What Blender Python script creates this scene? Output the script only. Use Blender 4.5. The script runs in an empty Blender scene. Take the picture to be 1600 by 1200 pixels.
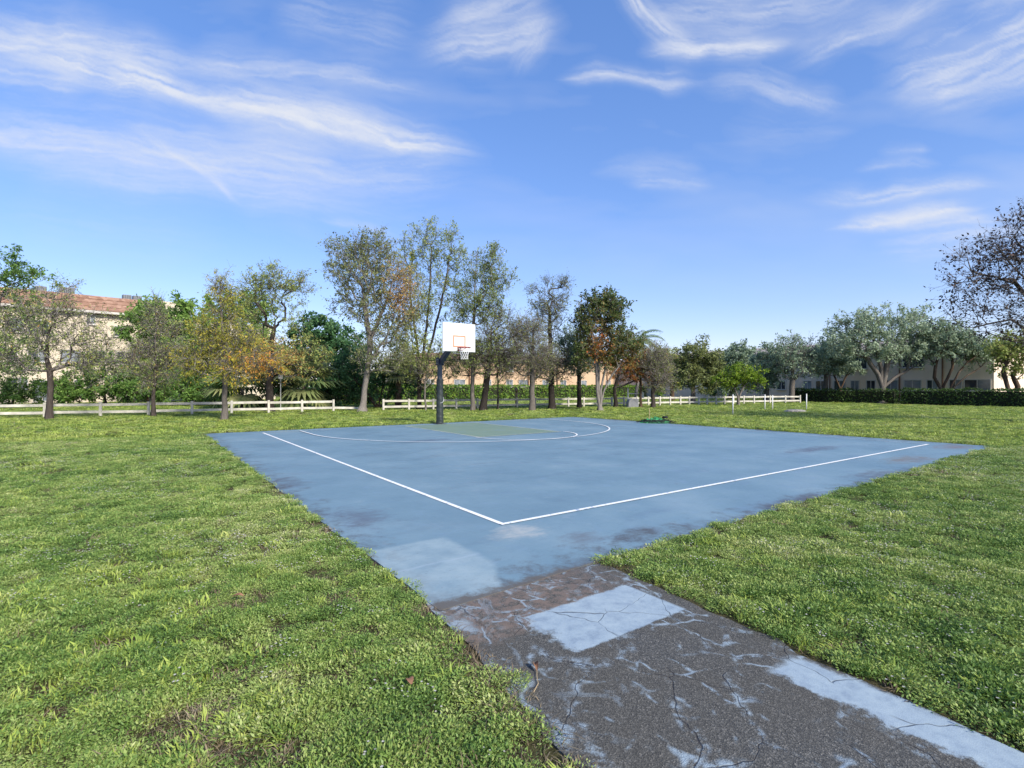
import bpy, math, random
import numpy as np
from mathutils import Vector, Matrix

R = math.radians
rng = np.random.default_rng(11)
random.seed(7)
scene = bpy.context.scene
COL = scene.collection

# ------------------------------------------------------------------ camera
CAM_H, FPX, HPX = 1.587, 810.0, 603.6        # eye height (m), focal length and horizon row of the photograph
cam = bpy.data.cameras.new('camera')
cam.sensor_width = 36.0
cam.lens = FPX / 1600.0 * 36.0
cam.shift_y = (HPX - 600.0) / 1600.0
cam.clip_start, cam.clip_end = 0.05, 5000.0
camo = bpy.data.objects.new('camera', cam)
COL.objects.link(camo)
camo.location = (0, 0, CAM_H)
camo.rotation_euler = (R(90), 0, 0)
scene.camera = camo

# ------------------------------------------------------------------ light
SUN_AZ, SUN_EL = R(139), R(34)               # clockwise from the view axis +Y: from the right, a little behind
sun_dir = Vector((math.sin(SUN_AZ) * math.cos(SUN_EL), math.cos(SUN_AZ) * math.cos(SUN_EL), math.sin(SUN_EL)))
sl = bpy.data.lights.new('sun', 'SUN')
sl.energy, sl.angle, sl.color = 3.1, R(9.0), (1.0, 0.93, 0.82)
slo = bpy.data.objects.new('sun', sl)
COL.objects.link(slo)
slo.rotation_euler = (-sun_dir).to_track_quat('-Z', 'Y').to_euler()

scene.view_settings.view_transform = 'Standard'
scene.view_settings.look = 'None'
scene.view_settings.exposure = 1.22
scene.view_settings.gamma = 1.0

world = bpy.data.worlds.new('World')
scene.world = world
world.use_nodes = True
wt = world.node_tree
wt.nodes.clear()


def nd(t, typ, **kw):
    n = t.nodes.new(typ)
    for k, v in kw.items():
        if k == 'ins':
            for i, val in v.items():
                if hasattr(val, 'is_linked') or hasattr(val, 'links'):
                    t.links.new(val, n.inputs[i])
                else:
                    n.inputs[i].default_value = val
        else:
            setattr(n, k, v)
    return n


def M(t, op, a, b=None, c=None, clamp=False):
    n = t.nodes.new('ShaderNodeMath')
    n.operation, n.use_clamp = op, clamp
    for i, v in enumerate((a, b, c)):
        if v is None:
            continue
        if isinstance(v, (int, float)):
            n.inputs[i].default_value = v
        else:
            t.links.new(v, n.inputs[i])
    return n.outputs[0]


def smooth(t, v, lo, hi, a=0.0, b=1.0):
    n = t.nodes.new('ShaderNodeMapRange')
    n.interpolation_type = 'SMOOTHSTEP'
    t.links.new(v, n.inputs[0])
    n.inputs[1].default_value, n.inputs[2].default_value = lo, hi
    n.inputs[3].default_value, n.inputs[4].default_value = a, b
    return n.outputs[0]


def noise(t, vec, scale, detail=4, rough=0.55, dist=0.0, color=False):
    n = t.nodes.new('ShaderNodeTexNoise')
    n.inputs['Scale'].default_value = scale
    n.inputs['Detail'].default_value = detail
    n.inputs['Roughness'].default_value = rough
    n.inputs['Distortion'].default_value = dist
    if vec is not None:
        t.links.new(vec, n.inputs['Vector'])
    return n.outputs['Color' if color else 'Fac']


def mixc(t, fac, a, b):
    n = t.nodes.new('ShaderNodeMix')
    n.data_type = 'RGBA'
    for i, v in ((0, fac), (6, a), (7, b)):
        if isinstance(v, (int, float)):
            n.inputs[i].default_value = v
        elif isinstance(v, tuple):
            n.inputs[i].default_value = (*v, 1.0)[:4]
        else:
            t.links.new(v, n.inputs[i])
    return n.outputs[2]


def ramp(t, fac, stops):
    n = t.nodes.new('ShaderNodeValToRGB')
    e = n.color_ramp.elements
    while len(e) < len(stops):
        e.new(0.5)
    for el, (p, c) in zip(e, stops):
        el.position, el.color = p, (*c, 1.0)
    if fac is not None:
        t.links.new(fac, n.inputs[0])
    return n.outputs[0]


# --- sky: Nishita; the cirrus is a mesh far overhead, built below
sky = nd(wt, 'ShaderNodeTexSky', sky_type='NISHITA', sun_disc=False)
sky.sun_elevation, sky.sun_rotation = SUN_EL, SUN_AZ
sky.altitude, sky.air_density, sky.dust_density, sky.ozone_density = 0.0, 1.0, 0.25, 3.2
hsv = nd(wt, 'ShaderNodeHueSaturation')
hsv.inputs['Saturation'].default_value = 1.42
hsv.inputs['Value'].default_value = 1.44
tint = nd(wt, 'ShaderNodeMix', data_type='RGBA', blend_type='MULTIPLY')
tint.inputs[0].default_value = 1.0
tint.inputs[7].default_value = (1.03, 0.93, 1.13, 1.0)
wt.links.new(sky.outputs[0], tint.inputs[6])
gm = nd(wt, 'ShaderNodeGamma')
gm.inputs[1].default_value = 0.63
wt.links.new(tint.outputs[2], gm.inputs[0])
wt.links.new(gm.outputs[0], hsv.inputs['Color'])
bg = nd(wt, 'ShaderNodeBackground')
wt.links.new(hsv.outputs[0], bg.inputs[0])
bg.inputs[1].default_value = 0.106
wo = nd(wt, 'ShaderNodeOutputWorld')
wt.links.new(bg.outputs[0], wo.inputs[0])

# ------------------------------------------------------------------ places
TH = 0.621
CX, CY = -0.103, 5.95                        # corner of the painted court lines nearest the camera
UX, UY = (math.cos(TH), math.sin(TH)), (-math.sin(TH), math.cos(TH))
GZ = -0.014                                  # lawn soil lies a little under the court slab


def UV(u, v, z=0.0):
    return Vector((CX + u * UX[0] + v * UY[0], CY + u * UX[1] + v * UY[1], z))


def toUV(x, y):
    dx, dy = x - CX, y - CY
    return dx * UX[0] + dy * UX[1], dx * UY[0] + dy * UY[1]


def depth(py):
    return CAM_H * FPX / (py - HPX)


def at(px, Y, py=None):
    """the place at depth Y that the photograph shows at px (and height at py)"""
    return Vector(((px - 800.0) / FPX * Y, Y, GZ if py is None else CAM_H + (HPX - py) / FPX * Y))


# ------------------------------------------------------------------ materials
def mat(name, rough=0.8, spec=0.3):
    m = bpy.data.materials.new(name)
    m.use_nodes = True
    t = m.node_tree
    b = t.nodes['Principled BSDF']
    b.inputs['Roughness'].default_value = rough
    b.inputs['Specular IOR Level'].default_value = spec
    return m, t, b


def bump(t, b, h, strength=0.3, dist=0.01):
    n = nd(t, 'ShaderNodeBump')
    n.inputs['Strength'].default_value, n.inputs['Distance'].default_value = strength, dist
    t.links.new(h, n.inputs['Height'])
    t.links.new(n.outputs[0], b.inputs['Normal'])


def objco(t):
    return nd(t, 'ShaderNodeTexCoord').outputs['Object']


def simple(name, col, rough=0.7, var=0.15, scale=6.0, spec=0.3, bmp=0.0, metal=0.0):
    m, t, b = mat(name, rough, spec)
    co = objco(t)
    n = noise(t, co, scale, 6, 0.62)
    lo, hi = tuple(c * (1 - var) for c in col), tuple(min(1, c * (1 + var)) for c in col)
    t.links.new(ramp(t, n, [(0.3, lo), (0.7, hi)]), b.inputs['Base Color'])
    b.inputs['Metallic'].default_value = metal
    if bmp:
        bump(t, b, noise(t, co, scale * 6, 4), bmp, 0.01)
    return m


def leaf_mat(name, stops, trans=0.35, rough=0.55, gain=1.35):
    m, t, b = mat(name, rough, 0.25)
    a = nd(t, 'ShaderNodeAttribute', attribute_name='tone')
    c = ramp(t, a.outputs['Fac'], [(p_, tuple(min(0.9, x * gain) for x in k_)) for p_, k_ in stops])
    t.links.new(c, b.inputs['Base Color'])
    tr = nd(t, 'ShaderNodeBsdfTranslucent')
    t.links.new(c, tr.inputs[0])
    mx = nd(t, 'ShaderNodeMixShader')
    mx.inputs[0].default_value = trans
    t.links.new(b.outputs[0], mx.inputs[1])
    t.links.new(tr.outputs[0], mx.inputs[2])
    t.links.new(mx.outputs[0], t.nodes['Material Output'].inputs[0])
    return m


def bark_mat(name, dark, pale):
    m, t, b = mat(name, 0.9, 0.15)
    co = objco(t)
    a = nd(t, 'ShaderNodeAttribute', attribute_name='tone')
    mp = nd(t, 'ShaderNodeMapping')
    mp.inputs['Scale'].default_value = (1, 1, 0.16)
    t.links.new(co, mp.inputs[0])
    n = noise(t, mp.outputs[0], 22, 5, 0.65, 0.6)
    n2 = noise(t, co, 2.2, 4)
    base = mixc(t, a.outputs['Fac'], pale, dark)
    base = mixc(t, smooth(t, n, 0.42, 0.7), tuple(c * 0.62 for c in dark), base)
    base = mixc(t, M(t, 'MULTIPLY', smooth(t, n2, 0.55, 0.75), 0.35), base, (0.30, 0.30, 0.26))
    t.links.new(base, b.inputs['Base Color'])
    bump(t, b, n, 0.7, 0.03)
    return m


def court_mat():
    m, t, b = mat('court_paint', 0.62, 0.35)
    co = objco(t)                                             # x = along the baseline (u), y = up the court (v)
    sp = nd(t, 'ShaderNodeSeparateXYZ')
    t.links.new(co, sp.inputs[0])
    u, v = sp.outputs[0], sp.outputs[1]
    n1, n2, n3 = noise(t, co, 0.55, 6, 0.6), noise(t, co, 3.2, 7, 0.65, 0.4), noise(t, co, 60, 3)
    c = ramp(t, n1, [(0.30, (0.108, 0.188, 0.246)), (0.52, (0.138, 0.226, 0.284)), (0.72, (0.180, 0.268, 0.320))])
    c = mixc(t, M(t, 'MULTIPLY', smooth(t, n2, 0.52, 0.78), 0.40), c, (0.165, 0.255, 0.37))
    c = mixc(t, M(t, 'MULTIPLY', smooth(t, n3, 0.55, 0.8), 0.22), c, (0.075, 0.13, 0.22))
    # damp dirt and mildew drifts: streaks and blotches with shapes of their own
    mp = nd(t, 'ShaderNodeMapping')
    mp.inputs['Rotation'].default_value = (0, 0, R(35))
    mp.inputs['Scale'].default_value = (0.55, 1.5, 1)
    t.links.new(co, mp.inputs[0])
    d1 = noise(t, mp.outputs[0], 1.1, 8, 0.72, 0.3)
    c = mixc(t, smooth(t, d1, 0.50, 0.78, 0.0, 0.42), c, (0.080, 0.120, 0.175))
    d2 = noise(t, co, 3.4, 8, 0.74, 0.35)
    edge = M(t, 'MAXIMUM', smooth(t, v, -0.70, -1.5), M(t, 'MAXIMUM', smooth(t, u, -0.9, -1.75), smooth(t, u, 13.6, 15.0)))
    rim = smooth(t, M(t, 'MULTIPLY_ADD', edge, 0.24, d2), 0.60, 0.90, 0.0, 0.75)
    c = mixc(t, rim, c, (0.062, 0.060, 0.062))
    # old lighter repaint near the path
    nw = noise(t, co, 5.0, 4)
    uu = M(t, 'ADD', u, M(t, 'MULTIPLY', M(t, 'SUBTRACT', nw, 0.5), 0.10))
    vv = M(t, 'ADD', v, M(t, 'MULTIPLY', M(t, 'SUBTRACT', nw, 0.5), 0.08))
    ul = M(t, 'SUBTRACT', uu, M(t, 'MULTIPLY', M(t, 'MINIMUM', M(t, 'ADD', v, 1.0), 0.0), 0.55))
    patch = M(t, 'MULTIPLY', smooth(t, ul, -0.74, -0.84), smooth(t, vv, 0.0, -0.09))
    pn = noise(t, co, 2.4, 6, 0.65)
    c = mixc(t, M(t, 'MULTIPLY', patch, smooth(t, pn, 0.25, 0.75, 0.25, 0.95)), c, (0.262, 0.345, 0.380))
    # seams of that repaint
    seam = M(t, 'MULTIPLY', patch, smooth(t, M(t, 'ABSOLUTE', M(t, 'ADD', vv, 0.72)), 0.035, 0.0))
    c = mixc(t, M(t, 'MULTIPLY', seam, 0.35), c, (0.30, 0.38, 0.45))
    sc1 = nd(t, 'ShaderNodeMapping')
    sc1.inputs['Rotation'].default_value = (0, 0, R(-20))
    sc1.inputs['Scale'].default_value = (1.0, 5.0, 1)
    t.links.new(co, sc1.inputs[0])
    c = mixc(t, smooth(t, noise(t, sc1.outputs[0], 7, 6, 0.75, 0.5), 0.57, 0.72, 0.0, 0.42), c, (0.075, 0.095, 0.125))
    c = mixc(t, smooth(t, noise(t, co, 26, 5, 0.8), 0.60, 0.69, 0.0, 0.6), c, (0.055, 0.060, 0.065))
    c = mixc(t, smooth(t, noise(t, co, 1.7, 7, 0.75), 0.56, 0.72, 0.0, 0.45), c, (0.215, 0.285, 0.330))
    dm = M(t, 'MULTIPLY_ADD', d2, 0.55, M(t, 'MULTIPLY', noise(t, mp.outputs[0], 4.2, 8, 0.78, 0.2), 0.55))

    def blot(cu, cv, ru, rv, col, k, lo=0.42, hi=0.60):
        nonlocal c
        du = M(t, 'DIVIDE', M(t, 'SUBTRACT', u, cu), ru)
        dv = M(t, 'DIVIDE', M(t, 'SUBTRACT', v, cv), rv)
        q = M(t, 'SQRT', M(t, 'ADD', M(t, 'MULTIPLY', du, du), M(t, 'MULTIPLY', dv, dv)))
        f = M(t, 'MULTIPLY', smooth(t, M(t, 'SUBTRACT', M(t, 'MULTIPLY', smooth(t, q, 1.35, 0.0), 0.36), M(t, 'SUBTRACT', 0.69, dm)), 0.0, 0.30), k * 0.85)
        c = mixc(t, f, c, col)
    blot(-0.05, -0.35, 0.55, 0.45, (0.44, 0.44, 0.40), 0.75)     # worn pale spot by the corner
    blot(10.2, -0.75, 1.7, 0.55, (0.145, 0.120, 0.100), 0.9)     # brown puddle marks
    blot(10.4, 1.3, 2.2, 0.5, (0.075, 0.080, 0.110), 0.9)
    blot(13.9, -0.6, 1.4, 0.7, (0.155, 0.115, 0.110), 0.85)
    blot(7.4, -1.1, 1.6, 0.45, (0.07, 0.075, 0.10), 0.8)
    blot(3.9, -1.35, 1.7, 0.35, (0.06, 0.06, 0.07), 0.9)
    blot(1.0, -1.2, 0.9, 0.35, (0.055, 0.05, 0.05), 0.8)
    blot(-1.4, 4.2, 0.45, 1.2, (0.065, 0.075, 0.10), 0.8)
    blot(-1.2, 1.3, 0.6, 0.9, (0.08, 0.095, 0.13), 0.8)
    blot(7.4, 9.2, 1.0, 0.55, (0.25, 0.20, 0.15), 0.9)
    blot(3.5, 8.9, 1.6, 0.5, (0.075, 0.10, 0.15), 0.9)
    blot(0.35, -0.95, 0.5, 0.35, (0.10, 0.105, 0.12), 0.8)
    worn = smooth(t, M(t, 'MULTIPLY_ADD', M(t, 'SUBTRACT', noise(t, co, 5.5, 7, 0.72), 0.5), 0.42, v), -1.43, -1.56)
    c = mixc(t, M(t, 'MULTIPLY', M(t, 'MULTIPLY', worn, smooth(t, u, 0.4, 0.0)), 0.92), c, (0.095, 0.083, 0.068))
    t.links.new(c, b.inputs['Base Color'])
    t.links.new(smooth(t, d1, 0.4, 0.7, 0.66, 0.42), b.inputs['Roughness'])
    bump(t, b, n3, 0.25, 0.004)
    return m


def path_mat():
    m, t, b = mat('path_asphalt', 0.7, 0.4)
    co = objco(t)
    sp = nd(t, 'ShaderNodeSeparateXYZ')
    t.links.new(co, sp.inputs[0])
    u, v = sp.outputs[0], sp.outputs[1]
    vor = nd(t, 'ShaderNodeTexVoronoi')
    vor.inputs['Scale'].default_value = 150
    t.links.new(co, vor.inputs['Vector'])
    sc = nd(t, 'ShaderNodeSeparateColor')
    t.links.new(vor.outputs['Color'], sc.inputs[0])
    big = noise(t, co, 1.5, 6, 0.62)
    c = ramp(t, sc.outputs[0], [(0.0, (0.036, 0.035, 0.030)), (0.60, (0.078, 0.075, 0.064)), (0.90, (0.115, 0.111, 0.095)), (0.985, (0.18, 0.172, 0.15))])
    c = mixc(t, smooth(t, big, 0.35, 0.7, 0.0, 0.5), c, (0.056, 0.054, 0.047))
    # reddish worn concrete lip along the court
    wn_ = noise(t, co, 6, 6, 0.68)
    lip = M(t, 'MULTIPLY', smooth(t, M(t, 'MULTIPLY_ADD', wn_, 0.35, v), -2.08, -1.95), smooth(t, u, 0.15, -0.8))
    c = mixc(t, M(t, 'MULTIPLY', lip, smooth(t, noise(t, co, 14, 6, 0.7), 0.36, 0.60)), c, (0.150, 0.115, 0.092))
    # broken blue paint: what is left of it sits in the cracks and in two big worn areas
    wc = nd(t, 'ShaderNodeTexNoise')
    wc.inputs['Scale'].default_value, wc.inputs['Detail'].default_value, wc.inputs['Roughness'].default_value = 2.2, 3, 0.55
    t.links.new(co, wc.inputs['Vector'])
    wp = nd(t, 'ShaderNodeVectorMath', operation='MULTIPLY_ADD')
    t.links.new(wc.outputs['Color'], wp.inputs[0])
    wp.inputs[1].default_value = (0.30, 0.30, 0.0)
    t.links.new(co, wp.inputs[2])
    mp = nd(t, 'ShaderNodeMapping')
    mp.inputs['Scale'].default_value = (1.15, 0.85, 1)
    t.links.new(wp.outputs[0], mp.inputs[0])
    cr = nd(t, 'ShaderNodeTexVoronoi', feature='DISTANCE_TO_EDGE')
    cr.inputs['Scale'].default_value = 2.1
    t.links.new(mp.outputs[0], cr.inputs['Vector'])
    dist = cr.outputs['Distance']
    brk = noise(t, co, 2.0, 3)
    alive = smooth(t, brk, 0.40, 0.54)                          # cracks come and go
    crack = M(t, 'MULTIPLY', smooth(t, dist, 0.0085, 0.003), alive)
    halo = M(t, 'MULTIPLY', smooth(t, dist, 0.085, 0.004), smooth(t, noise(t, co, 6.5, 7, 0.8), 0.46, 0.58))
    halo = M(t, 'MULTIPLY', halo, M(t, 'MULTIPLY', smooth(t, brk, 0.36, 0.50), smooth(t, noise(t, co, 2.7, 3), 0.42, 0.55)))
    c2 = nd(t, 'ShaderNodeTexVoronoi', feature='DISTANCE_TO_EDGE')
    c2.inputs['Scale'].default_value = 4.6
    t.links.new(mp.outputs[0], c2.inputs['Vector'])
    vein = M(t, 'MULTIPLY', smooth(t, c2.outputs['Distance'], 0.075, 0.0), smooth(t, noise(t, co, 3.1, 4, 0.6), 0.50, 0.60))
    vein = M(t, 'MULTIPLY', vein, smooth(t, noise(t, co, 11, 5, 0.75), 0.38, 0.52))
    halo = M(t, 'MAXIMUM', halo, vein)
    rag = M(t, 'MULTIPLY', M(t, 'SUBTRACT', noise(t, co, 7, 7, 0.7), 0.5), 0.30)
    ur, vr = M(t, 'ADD', u, rag), M(t, 'ADD', v, M(t, 'MULTIPLY', rag, 0.55))
    lf = smooth(t, M(t, 'ADD', u, M(t, 'MULTIPLY', rag, 1.5)), -1.30, -1.22)
    sq = M(t, 'MULTIPLY', M(t, 'MULTIPLY', lf, smooth(t, u, -0.20, -0.235)),
           M(t, 'MULTIPLY', smooth(t, M(t, 'MULTIPLY_ADD', rag, 0.25, v), -2.62, -2.60), smooth(t, M(t, 'MULTIPLY_ADD', rag, 0.35, v), -2.03, -2.06)))
    strip = M(t, 'MULTIPLY', smooth(t, ur, -0.55, -0.50), M(t, 'MULTIPLY', smooth(t, M(t, 'MULTIPLY_ADD', rag, 0.6, u), -0.20, -0.26), smooth(t, vr, -3.33, -3.42)))
    left = M(t, 'MULTIPLY', smooth(t, M(t, 'SUBTRACT', ur, M(t, 'MULTIPLY', M(t, 'ADD', v, 1.66), 0.117)), -1.50, -1.62), smooth(t, noise(t, co, 3.3, 6, 0.7), 0.47, 0.58))
    drift = M(t, 'MULTIPLY', smooth(t, noise(t, mp.outputs[0], 1.7, 6, 0.7, 1.0), 0.60, 0.70), 0.55)
    paint = M(t, 'MAXIMUM', M(t, 'MAXIMUM', sq, strip), M(t, 'MAXIMUM', M(t, 'MULTIPLY', left, 0.85), M(t, 'MAXIMUM', M(t, 'MULTIPLY', halo, 0.9), drift)))
    pn = noise(t, co, 9, 7, 0.7)
    pc = ramp(t, pn, [(0.28, (0.175, 0.232, 0.295)), (0.5, (0.258, 0.330, 0.382)), (0.75, (0.320, 0.395, 0.430))])
    grain = smooth(t, sc.outputs[0], 0.0, 0.30, 0.72, 1.0)
    solid = M(t, 'MAXIMUM', sq, strip)
    c = mixc(t, M(t, 'MULTIPLY', paint, M(t, 'MAXIMUM', M(t, 'MULTIPLY', solid, 0.96), grain)), c, pc)
    c = mixc(t, M(t, 'MULTIPLY', crack, 0.6), c, (0.016, 0.012, 0.014))
    # crumbled, sandy shoulder
    sh = M(t, 'MULTIPLY', smooth(t, ur, -0.16, -0.04), smooth(t, noise(t, co, 5, 5, 0.7), 0.40, 0.58))
    c = mixc(t, M(t, 'MULTIPLY', sh, smooth(t, v, -2.4, -2.9)), c, (0.16, 0.135, 0.12))
    t.links.new(c, b.inputs['Base Color'])
    t.links.new(smooth(t, big, 0.35, 0.65, 0.55, 0.85), b.inputs['Roughness'])
    hgt = M(t, 'SUBTRACT', M(t, 'MULTIPLY', vor.outputs['Distance'], M(t, 'SUBTRACT', 1.0, M(t, 'MULTIPLY', solid, 0.8))), M(t, 'MULTIPLY', crack, 2.5))
    bump(t, b, hgt, 0.6, 0.004)
    return m


def lawn_mat():
    m, t, b = mat('lawn_soil', 0.95, 0.1)
    g = nd(t, 'ShaderNodeNewGeometry')
    p = g.outputs['Position']
    n1, n2, n3 = noise(t, p, 0.16, 5, 0.6), noise(t, p, 1.3, 6, 0.65), noise(t, p, 14, 6, 0.7)
    c = ramp(t, n1, [(0.3, (0.062, 0.055, 0.028)), (0.5, (0.082, 0.072, 0.036)), (0.7, (0.10, 0.088, 0.046))])
    c = mixc(t, smooth(t, n2, 0.35, 0.75, 0.0, 0.6), c, (0.050, 0.058, 0.020))
    c = mixc(t, smooth(t, n3, 0.45, 0.75, 0.0, 0.7), c, (0.040, 0.040, 0.016))
    t.links.new(c, b.inputs['Base Color'])
    bump(t, b, n3, 1.0, 0.05)
    return m


def turf_mat(name, stops, trans=0.3):
    """leaves of the lawn: colour varies from plant to plant and in drifts across the field"""
    m, t, b = mat(name, 0.5, 0.3)
    g = nd(t, 'ShaderNodeNewGeometry')
    oi = nd(t, 'ShaderNodeObjectInfo')
    a = nd(t, 'ShaderNodeAttribute', attribute_name='tone')
    n = noise(t, g.outputs['Position'], 0.45, 5, 0.65)
    f = M(t, 'MULTIPLY_ADD', oi.outputs['Random'], 0.30, M(t, 'MULTIPLY', a.outputs['Fac'], 0.30))
    n_b = noise(t, g.outputs['Position'], 2.6, 4, 0.6)
    f = M(t, 'ADD', f, smooth(t, n, 0.3, 0.7, -0.05, 0.36))
    f = M(t, 'ADD', f, smooth(t, n_b, 0.3, 0.7, -0.12, 0.22))
    c = ramp(t, f, stops)
    t.links.new(c, b.inputs['Base Color'])
    tr = nd(t, 'ShaderNodeBsdfTranslucent')
    t.links.new(c, tr.inputs[0])
    mx = nd(t, 'ShaderNodeMixShader')
    mx.inputs[0].default_value = trans
    t.links.new(b.outputs[0], mx.inputs[1])
    t.links.new(tr.outputs[0], mx.inputs[2])
    t.links.new(mx.outputs[0], t.nodes['Material Output'].inputs[0])
    return m


def line_mat(name, col, wear=0.5):
    m, t, b = mat(name, 0.6, 0.35)
    co = objco(t)
    n = noise(t, co, 16, 6, 0.7)
    n2 = noise(t, co, 1.2, 4, 0.6)
    f = M(t, 'MULTIPLY_ADD', n2, 0.5, n)
    c = mixc(t, smooth(t, f, 0.98 - wear * 0.35, 1.12 - wear * 0.3), col, (0.15, 0.245, 0.38))
    t.links.new(c, b.inputs['Base Color'])
    return m


def key_mat():
    m, t, b = mat('key_paint', 0.65, 0.3)
    co = objco(t)
    n = noise(t, co, 0.9, 6, 0.65)
    c = ramp(t, n, [(0.3, (0.128, 0.200, 0.170)), (0.55, (0.155, 0.222, 0.170)), (0.75, (0.140, 0.222, 0.255))])
    t.links.new(mixc(t, smooth(t, noise(t, co, 4, 6, 0.7), 0.5, 0.75, 0, 0.5), c, (0.20, 0.26, 0.19)), b.inputs['Base Color'])
    return m


def stucco(name, col):
    m, t, b = mat(name, 0.92, 0.15)
    co = objco(t)
    n = noise(t, co, 0.6, 6, 0.62)
    mp = nd(t, 'ShaderNodeMapping')
    mp.inputs['Scale'].default_value = (1.2, 1.2, 0.12)
    t.links.new(co, mp.inputs[0])
    s = noise(t, mp.outputs[0], 1.6, 6, 0.65)
    c = ramp(t, n, [(0.3, tuple(x * 0.90 for x in col)), (0.7, tuple(x * 1.06 for x in col))])
    c = mixc(t, smooth(t, s, 0.55, 0.8, 0.0, 0.30), c, tuple(x * 0.6 for x in col))
    t.links.new(c, b.inputs['Base Color'])
    bump(t, b, noise(t, co, 25, 4), 0.2, 0.01)
    return m


def tile_mat():
    m, t, b = mat('terracotta_tile', 0.85, 0.2)
    co = objco(t)
    vor = nd(t, 'ShaderNodeTexVoronoi')
    vor.inputs['Scale'].default_value = 3.2
    t.links.new(co, vor.inputs['Vector'])
    sc = nd(t, 'ShaderNodeSeparateColor')
    t.links.new(vor.outputs['Color'], sc.inputs[0])
    c = ramp(t, sc.outputs[0], [(0.0, (0.200, 0.112, 0.076)), (0.5, (0.270, 0.160, 0.110)), (1.0, (0.34, 0.215, 0.155))])
    c = mixc(t, smooth(t, noise(t, co, 0.9, 6, 0.7), 0.56, 0.75, 0, 0.7), c, (0.13, 0.075, 0.055))
    t.links.new(c, b.inputs['Base Color'])
    return m


def glass_mat(name, col):
    m, t, b = mat(name, 0.08, 0.6)
    t.links.new(ramp(t, noise(t, objco(t), 0.8, 3), [(0.35, tuple(c * 0.5 for c in col)), (0.65, col)]), b.inputs['Base Color'])
    return m


def pad_mat():
    m, t, b = mat('pad_vinyl', 0.42, 0.45)
    co = objco(t)
    t.links.new(ramp(t, noise(t, co, 5, 5), [(0.3, (0.016, 0.022, 0.021)), (0.7, (0.032, 0.040, 0.038))]), b.inputs['Base Color'])
    return m


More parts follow.
